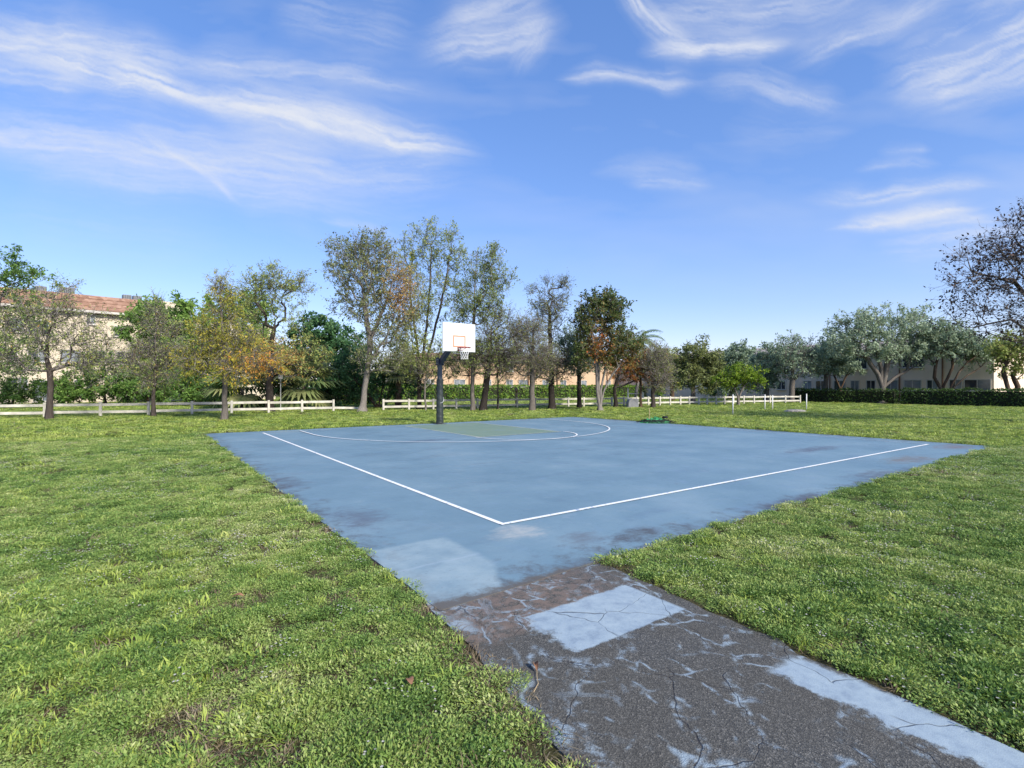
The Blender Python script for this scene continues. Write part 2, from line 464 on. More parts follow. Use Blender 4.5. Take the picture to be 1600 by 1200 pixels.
MAT = dict(
    court=court_mat(), path=path_mat(), lawn=lawn_mat(), white_line=line_mat('white_line_paint', (0.74, 0.75, 0.73), 0.55),
    faded_line=line_mat('faded_line_paint', (0.52, 0.55, 0.42), 0.75), far_line=line_mat('thin_line_paint', (0.42, 0.50, 0.56), 0.7), key=key_mat(),
    fence=simple('fence_paint', (0.46, 0.44, 0.375), 0.7, 0.32, 2.6), board=simple('backboard_paint', (0.52, 0.555, 0.54), 0.45, 0.12, 2.2),
    orange=simple('orange_paint', (0.62, 0.21, 0.10), 0.5, 0.15, 8.0), rim=simple('rim_red', (0.28, 0.055, 0.040), 0.45, 0.25, 9.0),
    net=simple('net_cord', (0.72, 0.72, 0.70), 0.9, 0.1), steel=simple('blue_black_steel', (0.018, 0.026, 0.055), 0.42, 0.25, 5.0, 0.5),
    grey_steel=simple('grey_steel', (0.060, 0.070, 0.085), 0.5, 0.2, 4.0, 0.4), pad=pad_mat(), strap=simple('pad_strap', (0.45, 0.48, 0.48), 0.5),
    tile=tile_mat(), cream=stucco('cream_stucco', (0.56, 0.49, 0.38)), peach=stucco('peach_stucco', (0.52, 0.37, 0.24)), tan=stucco('tan_stucco', (0.72, 0.59, 0.46)),
    trim=simple('trim_paint', (0.50, 0.47, 0.42), 0.6, 0.08), glass=glass_mat('dark_glass', (0.045, 0.055, 0.070)), pale_glass=glass_mat('curtained_glass', (0.24, 0.27, 0.30)),
    roofing=simple('flat_roofing', (0.30, 0.26, 0.24), 0.9, 0.2), ac=simple('ac_metal', (0.16, 0.17, 0.18), 0.55, 0.2, 3.0), downpipe=simple('downpipe_brown', (0.16, 0.085, 0.05), 0.6),
    sign=simple('sign_face', (0.62, 0.62, 0.60), 0.4, 0.06), ink=simple('sign_ink', (0.10, 0.10, 0.11), 0.5), galv=simple('galvanised', (0.38, 0.39, 0.38), 0.45, 0.15, 5.0, 0.5),
    cabinet=simple('grey_cover', (0.20, 0.205, 0.215), 0.7, 0.15, 4.0, bmp=0.2), white_pipe=simple('white_pipe', (0.68, 0.68, 0.66), 0.5, 0.08),
    green_net=simple('green_netting', (0.035, 0.22, 0.085), 0.8, 0.35, 7.0), black_rope=simple('black_rope', (0.015, 0.017, 0.018), 0.8, 0.3, 9.0),
    stone=simple('grey_stone', (0.27, 0.25, 0.22), 0.9, 0.3, 5.0, bmp=0.5), dry_leaf=simple('dry_leaf', (0.20, 0.105, 0.06), 0.7, 0.35, 30.0),
    straw=simple('dry_stem', (0.42, 0.32, 0.18), 0.8, 0.2, 20.0), sand=simple('sand_patch', (0.30, 0.27, 0.20), 0.95, 0.2, 8.0, bmp=0.3),
    tan_post=simple('tan_post', (0.33, 0.24, 0.15), 0.7, 0.25, 9.0),
    # bark
    bark_dark=bark_mat('bark_dark', (0.040, 0.033, 0.028), (0.34, 0.31, 0.28)), bark_grey=bark_mat('bark_grey', (0.170, 0.150, 0.130), (0.36, 0.33, 0.30)),
    bark_pale=bark_mat('bark_pale', (0.25, 0.225, 0.20), (0.36, 0.335, 0.305)), bark_brown=bark_mat('bark_brown', (0.11, 0.075, 0.05), (0.22, 0.18, 0.15)),
    bark_cyp=bark_mat('bark_cypress', (0.085, 0.070, 0.060), (0.52, 0.48, 0.44)),
    # leaves
    L_green=leaf_mat('leaf_green', [(0.0, (0.024, 0.050, 0.012)), (0.5, (0.055, 0.100, 0.022)), (1.0, (0.115, 0.165, 0.040))], 0.45, gain=2.8),
    L_deep=leaf_mat('leaf_deep_green', [(0.0, (0.016, 0.040, 0.016)), (0.5, (0.036, 0.082, 0.032)), (1.0, (0.085, 0.140, 0.050))], 0.45, gain=2.4),
    L_olive=leaf_mat('leaf_olive', [(0.0, (0.046, 0.052, 0.024)), (0.45, (0.090, 0.108, 0.038)), (0.8, (0.140, 0.142, 0.054)), (1.0, (0.20, 0.12, 0.045))], 0.45, gain=2.5),
    L_yolive=leaf_mat('leaf_yellow_olive', [(0.0, (0.056, 0.072, 0.026)), (0.5, (0.114, 0.142, 0.040)), (0.85, (0.180, 0.185, 0.058)), (1.0, (0.24, 0.14, 0.045))], 0.45, gain=2.6),
    L_rust=leaf_mat('leaf_rust', [(0.0, (0.075, 0.085, 0.025)), (0.35, (0.150, 0.120, 0.032)), (0.7, (0.250, 0.140, 0.035)), (1.0, (0.310, 0.130, 0.040))], 0.45, gain=1.5),
    L_gold=leaf_mat('leaf_gold', [(0.0, (0.080, 0.105, 0.020)), (0.4, (0.165, 0.165, 0.026)), (0.75, (0.255, 0.205, 0.030)), (1.0, (0.340, 0.160, 0.035))], 0.5, gain=2.3),
    L_mix=leaf_mat('leaf_autumn_mix', [(0.0, (0.034, 0.062, 0.022)), (0.45, (0.080, 0.100, 0.030)), (0.65, (0.19, 0.12, 0.035)), (0.85, (0.30, 0.105, 0.035)), (1.0, (0.32, 0.075, 0.035))], 0.45, gain=1.7),
    L_oak=leaf_mat('leaf_grey_green', [(0.0, (0.050, 0.070, 0.046)), (0.5, (0.095, 0.122, 0.080)), (1.0, (0.170, 0.195, 0.135))], 0.4, gain=3.3),
    L_lime=leaf_mat('leaf_lime', [(0.0, (0.065, 0.13, 0.014)), (0.5, (0.145, 0.225, 0.022)), (1.0, (0.27, 0.31, 0.04))], 0.45),
    L_purple=leaf_mat('leaf_purple_brown', [(0.0, (0.018, 0.014, 0.014)), (0.5, (0.042, 0.031, 0.028)), (1.0, (0.085, 0.050, 0.036))], 0.2, gain=1.5),
    L_palm=leaf_mat('leaf_palm', [(0.0, (0.035, 0.065, 0.022)), (0.5, (0.085, 0.120, 0.042)), (1.0, (0.170, 0.175, 0.075))], 0.35, gain=2.0),
    L_hedge=leaf_mat('leaf_hedge', [(0.0, (0.022, 0.055, 0.010)), (0.5, (0.065, 0.125, 0.018)), (1.0, (0.150, 0.210, 0.030))], 0.35, gain=1.9),
    L_rhedge=leaf_mat('leaf_dark_hedge', [(0.0, (0.020, 0.036, 0.012)), (0.5, (0.045, 0.085, 0.020)), (1.0, (0.090, 0.150, 0.030))]),
    core=simple('hedge_twigs', (0.020, 0.024, 0.012), 0.95, 0.4, 6.0),
    T_weed=turf_mat('weed_leaf', [(0.0, (0.056, 0.118, 0.030)), (0.30, (0.146, 0.252, 0.056)), (0.60, (0.275, 0.365, 0.096)), (0.85, (0.41, 0.460, 0.170)), (1.0, (0.56, 0.56, 0.34))]),
    T_blade=turf_mat('grass_blade', [(0.0, (0.150, 0.245, 0.040)), (0.5, (0.335, 0.430, 0.078)), (1.0, (0.52, 0.55, 0.18))]),
    T_straw=turf_mat('dead_grass', [(0.0, (0.095, 0.070, 0.045)), (0.5, (0.20, 0.155, 0.095)), (1.0, (0.36, 0.31, 0.20))], 0.15),
    T_flower=turf_mat('clover_flower', [(0.0, (0.42, 0.42, 0.37)), (1.0, (0.66, 0.63, 0.60))], 0.3),
)


# ------------------------------------------------------------------ mesh helpers
def fast_mesh(name, V, F, k, tone=None, smooth_=False):
    """V (n,3), F (m,k) arrays, tone per face"""
    V = np.ascontiguousarray(V, dtype=np.float32)
    F = np.ascontiguousarray(F, dtype=np.int32)
    me = bpy.data.meshes.new(name)
    me.vertices.add(len(V))
    me.vertices.foreach_set('co', V.ravel())
    me.loops.add(F.size)
    me.loops.foreach_set('vertex_index', F.ravel())
    me.polygons.add(len(F))
    me.polygons.foreach_set('loop_start', np.arange(0, F.size, k, dtype=np.int32))
    if smooth_:
        me.polygons.foreach_set('use_smooth', np.ones(len(F), dtype=bool))
    if tone is not None:
        a = me.attributes.new('tone', 'FLOAT', 'FACE')
        a.data.foreach_set('value', np.asarray(tone, dtype=np.float32))
    me.update(calc_edges=True)
    return me


class MB:
    """collects boxes, tubes and sheets and links them as one mesh object"""
    def __init__(s):
        s.v, s.f = [], []

    def add(s, vs, fs):
        o = len(s.v)
        s.v += [tuple(p) for p in vs]
        s.f += [tuple(i + o for i in q) for q in fs]
        return s

    def box(s, c, size, mtx=None):
        hx, hy, hz = (d / 2 for d in size)
        vs = [Vector((x, y, z)) for z in (-hz, hz) for y in (-hy, hy) for x in (-hx, hx)]
        if mtx is not None:
            vs = [mtx @ p for p in vs]
        c = Vector(c)
        return s.add([p + c for p in vs], [(0, 2, 3, 1), (4, 5, 7, 6), (0, 1, 5, 4), (2, 6, 7, 3), (0, 4, 6, 2), (1, 3, 7, 5)])

    def beam(s, a, b, w, h, up=Vector((0, 0, 1))):
        """rectangular bar from a to b, h along up"""
        a, b = Vector(a), Vector(b)
        d = (b - a).normalized()
        x = d.cross(up).normalized()
        z = x.cross(d).normalized()
        vs = [p + x * sx * w / 2 + z * sz * h / 2 for p in (a, b) for sx, sz in ((-1, -1), (1, -1), (1, 1), (-1, 1))]
        return s.add(vs, [(3, 2, 1, 0), (4, 5, 6, 7), (0, 1, 5, 4), (1, 2, 6, 5), (2, 3, 7, 6), (3, 0, 4, 7)])

    def tube(s, pts, radii, n=8, cap=True):
        pts = [Vector(p) for p in pts]
        if isinstance(radii, (int, float)):
            radii = [radii] * len(pts)
        ring = []
        up = Vector((0.13, 0.05, 1)).normalized()
        for i, p in enumerate(pts):
            d = (pts[min(i + 1, len(pts) - 1)] - pts[max(i - 1, 0)])
            d = d.normalized() if d.length else Vector((0, 0, 1))
            x = d.cross(up)
            if x.length < 0.2:
                x = d.cross(Vector((0, 1, 0)))
            x.normalize()
            y = d.cross(x)
            ring.append([p + (x * math.cos(t) + y * math.sin(t)) * radii[i] for t in (2 * math.pi * j / n for j in range(n))])
        vs = [q for r_ in ring for q in r_]
        fs = [(i * n + j, i * n + (j + 1) % n, (i + 1) * n + (j + 1) % n, (i + 1) * n + j) for i in range(len(pts) - 1) for j in range(n)]
        if cap:
            fs += [tuple(range(n - 1, -1, -1)), tuple((len(pts) - 1) * n + j for j in range(n))]
        return s.add(vs, fs)

    def quad(s, a, b, c, d):
        return s.add([a, b, c, d], [(0, 1, 2, 3)])

    def build(s, name, m, parent=None, smooth_=False, bevel=0.0):
        me = bpy.data.meshes.new(name)
        me.from_pydata(s.v, [], s.f)
        if smooth_:
            for p in me.polygons:
                p.use_smooth = True
        me.update()
        return link(name, me, m, parent, bevel)


def link(name, me, m, parent=None, bevel=0.0):
    o = bpy.data.objects.new(name, me)
    if m is not None:
        me.materials.append(MAT[m] if isinstance(m, str) else m)
    COL.objects.link(o)
    if parent is not None:
        o.parent = parent
    if bevel:
        b = o.modifiers.new('bevel', 'BEVEL')
        b.width, b.segments, b.limit_method = bevel, 2, 'ANGLE'
    return o


def tag(o, label, cat, group=None, kind=None):
    if label:
        o['label'] = label
    if cat:
        o['category'] = cat
    if group:
        o['group'] = group
    if kind:
        o['kind'] = kind
    return o


def thing(name, loc, label, cat, group=None, rz=0.0):
    o = bpy.data.objects.new(name, None)
    o.empty_display_size = 0.2
    o.location = loc
    o.rotation_euler = (0, 0, rz)
    COL.objects.link(o)
    return tag(o, label, cat, group)


# ------------------------------------------------------------------ cirrus: thin ice cloud, a sheet 3 km out with real density per point
_cg = rng.random((128, 128))


def vn2(x, y):
    xi, yi = np.floor(x).astype(int), np.floor(y).astype(int)
    fx, fy = x - xi, y - yi
    fx, fy = fx * fx * fx * (fx * (fx * 6 - 15) + 10), fy * fy * fy * (fy * (fy * 6 - 15) + 10)
    g = lambda a, b: _cg[a & 127, b & 127]
    return (g(xi, yi) * (1 - fx) + g(xi + 1, yi) * fx) * (1 - fy) + (g(xi, yi + 1) * (1 - fx) + g(xi + 1, yi + 1) * fx) * fy


def fb2(x, y, o=5, gain=0.55):
    t, a, n = 0.0, 1.0, 0.0
    for k in range(o):
        t = t + a * vn2(x * 2 ** k + 17.3 * k, y * 2 ** k - 9.1 * k)
        n += a
        a *= gain
    return t / n


# polylines on the view of the sky (photo pixels), half width, density, hairiness
STROKES = [
    ([(-250, 10), (-40, 55), (120, 78), (330, 108)], 34, 0.60), ([(-120, 55), (40, 72), (150, 115), (300, 150), (420, 178), (520, 205), (640, 228)], 24, 0.85),
    ([(300, 150), (430, 175), (560, 205), (640, 228), (735, 238)], 20, 0.90), ([(-60, 100), (60, 125), (140, 140)], 34, 0.40),
    ([(250, 100), (400, 112), (540, 122), (660, 140)], 22, 0.42), ([(-250, 185), (-20, 210), (180, 235), (330, 258), (560, 290)], 44, 0.48),
    ([(100, 225), (300, 255), (560, 285), (740, 270)], 52, 0.36), ([(0, 258), (200, 282), (420, 312), (580, 330)], 26, 0.30),
    ([(215, 205), (265, 238), (320, 275), (368, 318)], 7, 0.60),
    ([(430, 10), (560, 40), (640, 60)], 45, 0.25), ([(655, 85), (720, 65), (790, 62), (870, 30)], 34, 0.55), ([(690, 35), (760, 18), (850, -30)], 30, 0.45),
    ([(960, -40), (1000, 20), (1040, 60), (1090, 85)], 15, 0.72), ([(1010, 82), (1090, 84), (1150, 72), (1230, 60)], 15, 0.80), ([(1000, 10), (1130, 20), (1260, 10), (1380, -30)], 42, 0.42),
    ([(880, 118), (930, 112), (985, 122), (1040, 134), (1095, 130)], 13, 0.62), ([(1100, 135), (1170, 128), (1230, 150), (1320, 172)], 24, 0.45),
    ([(1230, 95), (1320, 60), (1400, 35), (1490, -10)], 22, 0.45), ([(1390, 150), (1490, 110), (1590, 70), (1720, 20)], 52, 0.62), ([(1410, 150), (1530, 135), (1700, 110)], 30, 0.45),
    ([(1470, 0), (1600, -30), (1700, -60)], 40, 0.45), ([(975, 282), (1040, 284), (1110, 292)], 12, 0.45), ([(930, 268), (1010, 262), (1100, 272)], 14, 0.20),
    ([(1270, 308), (1370, 312), (1450, 300), (1560, 290)], 17, 0.62), ([(1305, 358), (1380, 350), (1450, 338), (1530, 335)], 11, 0.75), ([(1340, 345), (1440, 348), (1560, 352)], 9, 0.60),
    ([(1380, 388), (1480, 380), (1640, 355)], 30, 0.38), ([(1340, 268), (1430, 258), (1470, 262)], 9, 0.25), ([(1370, 240), (1460, 236)], 8, 0.25), ([(1130, 205), (1220, 215), (1330, 205)], 26, 0.12),
    ([(800, 110), (830, 70), (850, 20)], 22, 0.35), ([(500, 345), (570, 358), (620, 372)], 6, 0.25), ([(430, 330), (700, 380)], 40, 0.10), ([(0, 330), (350, 380)], 50, 0.08),
    ([(-500, -200), (200, -160), (700, -230)], 70, 0.5), ([(800, -150), (1300, -220), (1900, -180)], 80, 0.5), ([(-600, 250), (-300, 240)], 60, 0.5), ([(1700, 230), (2100, 200)], 50, 0.5), ([(1750, 90), (2200, 40)], 60, 0.5),
    ([(-700, 50), (-350, 10)], 60, 0.5)]
gx, gy = np.meshgrid(np.arange(-700, 2301, 2.4), np.arange(-420, 560, 2.4))
wx = gx + 28 * (fb2(gx / 170, gy / 170) - 0.5) + 9 * (fb2(gx / 60 + 5, gy / 40 + 9) - 0.5)
wy = gy + 24 * (fb2(gx / 170 + 31, gy / 150 + 12) - 0.5) + 8 * (fb2(gx / 60 + 55, gy / 40 + 19) - 0.5)
den = np.zeros_like(gx)
for kk, (pl, hw, st) in enumerate(STROKES):
    L_ = np.cumsum([0] + [math.hypot(pl[i + 1][0] - pl[i][0], pl[i + 1][1] - pl[i][1]) for i in range(len(pl) - 1)])
    x0, x1 = min(p[0] for p in pl) - 5 * hw - 60, max(p[0] for p in pl) + 5 * hw + 60
    y0, y1 = min(p[1] for p in pl) - 4 * hw - 60, max(p[1] for p in pl) + 4 * hw + 60
    ii = np.where((gx[0] > x0) & (gx[0] < x1))[0]
    jj = np.where((gy[:, 0] > y0) & (gy[:, 0] < y1))[0]
    if not len(ii) or not len(jj):
        continue
    sl_ = np.s_[jj[0]:jj[-1] + 1, ii[0]:ii[-1] + 1]
    X, Y = wx[sl_], wy[sl_]
    bd, bs, bt = np.full(X.shape, 1e9), np.zeros(X.shape), np.zeros(X.shape)
    for i in range(len(pl) - 1):
        (ax_, ay_), (bx_, by_) = pl[i], pl[i + 1]
        dx, dy = bx_ - ax_, by_ - ay_
        q2 = dx * dx + dy * dy
        lo, hi = (-9.0 if i == 0 else 0.0), (9.0 if i == len(pl) - 2 else 1.0)
        f = np.clip(((X - ax_) * dx + (Y - ay_) * dy) / q2, lo, hi)
        ex, ey = X - ax_ - f * dx, Y - ay_ - f * dy
        d = np.hypot(ex, ey)
        m_ = d < bd
        bd = np.where(m_, d, bd)
        bs = np.where(m_, L_[i] + f * math.sqrt(q2), bs)
        bt = np.where(m_, (ex * -dy + ey * dx) / math.sqrt(q2), bt)
    tot = L_[-1]
    s01 = bs / tot
    taper = np.clip(np.minimum((s01 + 0.10) / 0.35, (1.10 - s01) / 0.35), 0, 1)
    taper = taper * taper * (3 - 2 * taper)
    w = hw * (0.55 + 0.9 * fb2(bs / 110 + 7 * kk, bs * 0 + kk, 3)) * (0.45 + 0.55 * taper)
    side = np.where(bt > 0, 0.75, 1.25)                             # one flank crisp, the other trailing
    body = np.exp(-(np.abs(bt) / (w * side)) ** 1.7)
    sh = bs + bt * 0.5                                              # fibres shear away from the spine
    rag_ = 9.0 * (fb2(X / 26 + kk, Y / 22, 4, 0.6) - 0.5)
    sh, bt2 = sh + 2.5 * rag_, bt + rag_
    fib = fb2(sh / 120 + 3 * kk, bt2 / 8.5 + 11 * kk, 5, 0.6)
    fin = fb2(sh / 48 + 8 * kk, bt2 / 4.0 + 5 * kk, 4, 0.6)
    patch = fb2(bs / 60 + 21 * kk, bt / 28 + 2 * kk, 4, 0.55)
    tex = np.clip(0.15 + 1.9 * (fib - 0.36) + 0.6 * (fin - 0.5) + 0.8 * (patch - 0.48), 0, 1.25)
    d = np.clip(st * taper * body * (0.34 + 0.85 * tex), 0, 0.93)
    den[sl_] = 1 - (1 - den[sl_]) * (1 - d)
veil = np.clip(fb2(wx / 420, wy / 110, 5) - 0.46, 0, 1) * 0.75 * np.clip((520 - gy) / 300, 0, 1)
den = 1 - (1 - den) * (1 - veil)
D3 = np.stack([(gx - 800) / FPX, np.ones_like(gx), (HPX - gy) / FPX], -1)
D3 = D3 / np.linalg.norm(D3, axis=-1, keepdims=True) * 3000.0
ny_, nx_ = gx.shape
vid = np.arange(ny_ * nx_).reshape(ny_, nx_)
F = np.stack([vid[:-1, :-1], vid[1:, :-1], vid[1:, 1:], vid[:-1, 1:]], -1).reshape(-1, 4)
dq = den.ravel()
F = F[dq[F].max(1) > 0.012]
used, inv = np.unique(F, return_inverse=True)
me = fast_mesh('sky', D3.reshape(-1, 3)[used] + np.array([0, 0, CAM_H]), inv.reshape(-1, 4), 4)
a = me.attributes.new('cover', 'FLOAT', 'POINT')
a.data.foreach_set('value', np.where(dq[used] < 0.012, 0, dq[used]).astype(np.float32))
cm = bpy.data.materials.new('cirrus')
cm.use_nodes = True
t = cm.node_tree
t.nodes.clear()
at_ = nd(t, 'ShaderNodeAttribute', attribute_name='cover')
em = nd(t, 'ShaderNodeEmission')
em.inputs[0].default_value = (0.86, 0.90, 1.0, 1)
em.inputs[1].default_value = 0.39
tp_ = nd(t, 'ShaderNodeBsdfTransparent')
mx = nd(t, 'ShaderNodeMixShader')
t.links.new(at_.outputs['Fac'], mx.inputs[0])
t.links.new(tp_.outputs[0], mx.inputs[1])
t.links.new(em.outputs[0], mx.inputs[2])
mo = nd(t, 'ShaderNodeOutputMaterial')
t.links.new(mx.outputs[0], mo.inputs[0])
cm.cycles.emission_sampling = 'NONE'
sky_o = link('sky', me, cm)
tag(sky_o, 'wispy white cirrus streaks across the blue sky', 'sky', kind='structure')

# ------------------------------------------------------------------ ground, court, path
mb = MB()
mb.quad((-1500, -200, GZ), (1500, -200, GZ), (1500, 2500, GZ), (-1500, 2500, GZ))
lawn = mb.build('ground', 'lawn')
tag(lawn, 'open green lawn that reaches from the camera to the far hedges', 'lawn', kind='structure')

# slab outline (u, v) with slightly broken edges
U0, U1, V0, V1 = -1.66, 14.95, -1.50, 15.15


def slab(name, outline, m, top=0.0, bot=-0.10, label=None, cat=None):
    n = len(outline)
    vs = [(x, y, top) for x, y in outline] + [(x, y, bot) for x, y in outline]
    fs = [tuple(range(n))] + [(i, n + i, n + (i + 1) % n, (i + 1) % n) for i in range(n)]
    b = MB()
    b.add(vs, fs)
    o = b.build(name, m)
    o.location = (CX, CY, 0)
    o.rotation_euler = (0, 0, TH)
    return tag(o, label, cat, kind='structure')


def rough_edge(a, b, n, amp):
    a, b = np.array(a, float), np.array(b, float)
    d = (b - a) / np.linalg.norm(b - a)
    nr = np.array([-d[1], d[0]])
    out = []
    for i in range(n):
        t_ = i / n
        out.append(tuple(a + (b - a) * t_ + nr * (rng.normal() * amp if i else 0)))
    return out


court = slab('court', rough_edge((U0, V0 - 0.12), (0.02, V0 - 0.02), 8, 0.008) + rough_edge((0.02, V0 - 0.02), (U1, V0 + 0.35), 60, 0.02)
             + rough_edge((U1, V0 + 0.35), (U1, V1), 40, 0.02) + rough_edge((U1, V1), (U0, V1), 50, 0.02) + rough_edge((U0, V1), (U0, V0 - 0.12), 60, 0.02),
             'court', label='blue painted half court slab with white lines and dark stains', cat='court')
path = slab('path', rough_edge((U0 - 0.01, V0 + 0.1), (-2.40, -8.0), 40, 0.015) + rough_edge((-2.40, -8.0), (-0.58, -8.0), 3, 0.0)
            + rough_edge((-0.58, -8.0), (0.03, V0 + 0.1), 40, 0.015), 'path', top=-0.004,
            label='cracked dark path with worn blue paint leading to the court', cat='path')
path.data.flip_normals()


def sheet(name, pts, m, z, parent=court):
    b = MB()
    b.add([(x, y, z) for x, y in pts], [tuple(range(len(pts)))])
    return b.build(name, m, parent)


def strip(name, pts, w, m, z, parent=court):
    """a painted line following points in court coordinates"""
    P = [Vector((x, y)) for x, y in pts]
    L_, R_ = [], []
    for i, p in enumerate(P):
        d = (P[min(i + 1, len(P) - 1)] - P[max(i - 1, 0)]).normalized()
        nrm = Vector((-d.y, d.x)) * w / 2
        L_.append(p + nrm)
        R_.append(p - nrm)
    b = MB()
    n = len(P)
    b.add([(p.x, p.y, z) for p in L_ + R_], [(i, n + i, n + i + 1, i + 1) for i in range(n - 1)])
    o = b.build(name, m, parent)
    return o


UC, BASE_V, FT_V, LANE = 6.85, 14.42, 8.82, 1.66
sheet('key_area', [(UC - LANE, FT_V), (UC + LANE, FT_V), (UC + LANE, BASE_V), (UC - LANE, BASE_V)], 'key', 0.003)
LW = 0.065
strip('sideline', [(0, LW / 2), (0, BASE_V)], LW, 'white_line', 0.006)
strip('half_court_line', [(-LW / 2, 0), (14.1, 0)], LW, 'white_line', 0.009)
strip('sideline', [(14.1, -0.03), (14.1, BASE_V)], 0.05, 'far_line', 0.006)
strip('baseline', [(0, BASE_V), (14.1, BASE_V)], 0.05, 'faded_line', 0.0095)
strip('lane_line', [(UC - LANE, FT_V), (UC - LANE, BASE_V)], 0.055, 'faded_line', 0.0065)
strip('lane_line', [(UC + LANE, FT_V), (UC + LANE, BASE_V)], 0.055, 'faded_line', 0.0065)
strip('free_throw_line', [(UC - LANE - 0.03, FT_V), (UC + LANE + 0.03, FT_V)], 0.055, 'faded_line', 0.0125)
arc = [(UC + LANE * 1.08 * math.cos(a), FT_V - LANE * 1.08 * math.sin(a)) for a in np.linspace(0, math.pi, 40)]
strip('free_throw_arc', arc, 0.055, 'white_line', 0.0155)
RV = 12.72
arc = [(UC - 5.65, BASE_V)] + [(UC - 5.65 * math.cos(a), RV - 5.65 * math.sin(a)) for a in np.linspace(0.0, math.pi, 72)] + [(UC + 5.65, BASE_V)]
strip('three_point_line', arc, 0.055, 'white_line', 0.0185)

# ------------------------------------------------------------------ basketball hoop
hoop = thing('basketball_hoop', UV(UC, 14.62, 0), 'basketball hoop on a padded pole with white backboard at the far end of the court', 'hoop', rz=TH)
# local frame: x along the baseline, -y towards the court
b = MB()
pts, rad = [], []
n_s, n_h = 20, 60
vs, fs = [], []
for i in range(n_h + 1):                                          # pad: loose vinyl that bunches towards its foot
    z = 0.02 + 1.86 * i / n_h
    slump = max(0.0, 1 - z / 1.35)
    for j in range(n_s):
        a = 2 * math.pi * j / n_s
        wr = 0.014 * slump * math.sin(z * 58 + 3.2 * math.sin(a + 0.6) + 1.1 * math.sin(z * 13)) * (0.6 + 0.4 * math.cos(a - 0.4))
        wr += 0.004 * math.sin(z * 23 + 2 * a)
        r_ = 0.142 + wr + 0.014 * slump
        vs.append((r_ * math.cos(a), r_ * math.sin(a), z))
for i in range(n_h):
    for j in range(n_s):
        fs.append((i * n_s + j, i * n_s + (j + 1) % n_s, (i + 1) * n_s + (j + 1) % n_s, (i + 1) * n_s + j))
fs += [tuple(range(n_s))[::-1], tuple(n_h * n_s + j for j in range(n_s))]
b.add(vs, fs)
pad = b.build('pole_pad', 'pad', hoop, True)
b = MB()
b.tube([(0.166 * math.cos(a), 0.166 * math.sin(a), 1.05 + 0.16 * math.cos(a - 1.2) - 0.12 * (a > 2.2) * 0) for a in np.linspace(-1.9, 0.35, 14)], 0.009, 5)
b.build('strap', 'strap', pad)
MB().box((0, 0, 1.32), (0.17, 0.17, 2.6)).build('post', 'grey_steel', hoop, bevel=0.02)
MB().box((0, 0, 0.014), (0.42, 0.42, 0.02)).build('base_plate', 'grey_steel', hoop)
b = MB()
for sx in (-1, 1):
    b.box((sx * 0.105, 0.0, 2.63), (0.03, 0.26, 0.34))
brk = b.build('hinge_bracket', 'steel', hoop, bevel=0.008)
b = MB()
for z_, y_ in ((2.70, 0.07), (2.70, -0.07), (2.55, 0.0)):
    b.tube([(-0.14, y_, z_), (0.14, y_, z_)], 0.018, 6)
b.build('bolt', 'galv', brk)
BV = -1.62                                                       # board plane, towards the court
MB().beam((0, 0.02, 2.54), (0, BV + 0.22, 3.48), 0.16, 0.20).build('arm', 'steel', hoop, bevel=0.012)
b = MB()
b.beam((-0.45, BV + 0.09, 3.10), (-0.45, BV + 0.09, 3.80), 0.06, 0.06, Vector((0, 1, 0)))
b.beam((0.45, BV + 0.09, 3.10), (0.45, BV + 0.09, 3.80), 0.06, 0.06, Vector((0, 1, 0)))
b.beam((-0.48, BV + 0.16, 3.30), (0.48, BV + 0.16, 3.30), 0.06, 0.06)
b.beam((-0.48, BV + 0.16, 3.62), (0.48, BV + 0.16, 3.62), 0.06, 0.06)
b.build('board_frame', 'steel', hoop)
BW, BH, BZ = 1.48, 1.12, 2.96
bb = MB().box((0, BV, BZ + BH / 2), (BW, 0.045, BH)).build('backboard', 'board', hoop, bevel=0.008)
b = MB()
SQW, SQH, SQZ = 0.56, 0.46, 3.13
yy = BV - 0.0255
t_ = 0.045
b.box((0, yy, SQZ + t_ / 2), (SQW, 0.004, t_))
b.box((0, yy, SQZ + SQH - t_ / 2), (SQW, 0.004, t_))
for sx in (-1, 1):
    b.box((sx * (SQW - t_) / 2, yy, SQZ + SQH / 2), (t_, 0.004, SQH - 2 * t_))
b.build('target_square', 'orange', bb)
b = MB()
RC, RR, RZ = BV - 0.42, 0.235, 3.10
b.tube([(RR * math.cos(a), RC + RR * math.sin(a), RZ) for a in np.linspace(0, 2 * math.pi, 29)], 0.017, 7, False)
rim = b.build('rim', 'rim', hoop, True)
b = MB()
b.box((0, BV - 0.035, RZ - 0.04), (0.17, 0.02, 0.17))
b.beam((0, BV - 0.03, RZ - 0.005), (0, RC + RR - 0.01, RZ - 0.005), 0.15, 0.03)
for sx in (-1, 1):
    b.beam((sx * 0.05, BV - 0.03, RZ - 0.12), (sx * 0.14, RC + 0.15, RZ - 0.02), 0.02, 0.02)
b.build('rim_bracket', 'rim', rim)
b = MB()                                                          # net: crossing cords narrowing downwards
NC = 12
lev = [(0, 0.232), (0.10, 0.20), (0.20, 0.165), (0.30, 0.14), (0.40, 0.135), (0.46, 0.14)]
for j in range(NC):
    for sgn in (-1, 1):
        p = []
        for k, (dz, r_) in enumerate(lev):
            a = 2 * math.pi * (j + sgn * 0.5 * k) / NC
            p.append((r_ * math.cos(a), RC + r_ * math.sin(a), RZ - dz))
        b.tube(p, 0.0055, 4, False)
b.build('net', 'net', rim)

# ------------------------------------------------------------------ trees
BARK_SIDES = ((0.07, 8), (0.025, 5), (0.0, 3))


def unit(a):
    return a / np.maximum(np.linalg.norm(a, axis=-1, keepdims=True), 1e-9)


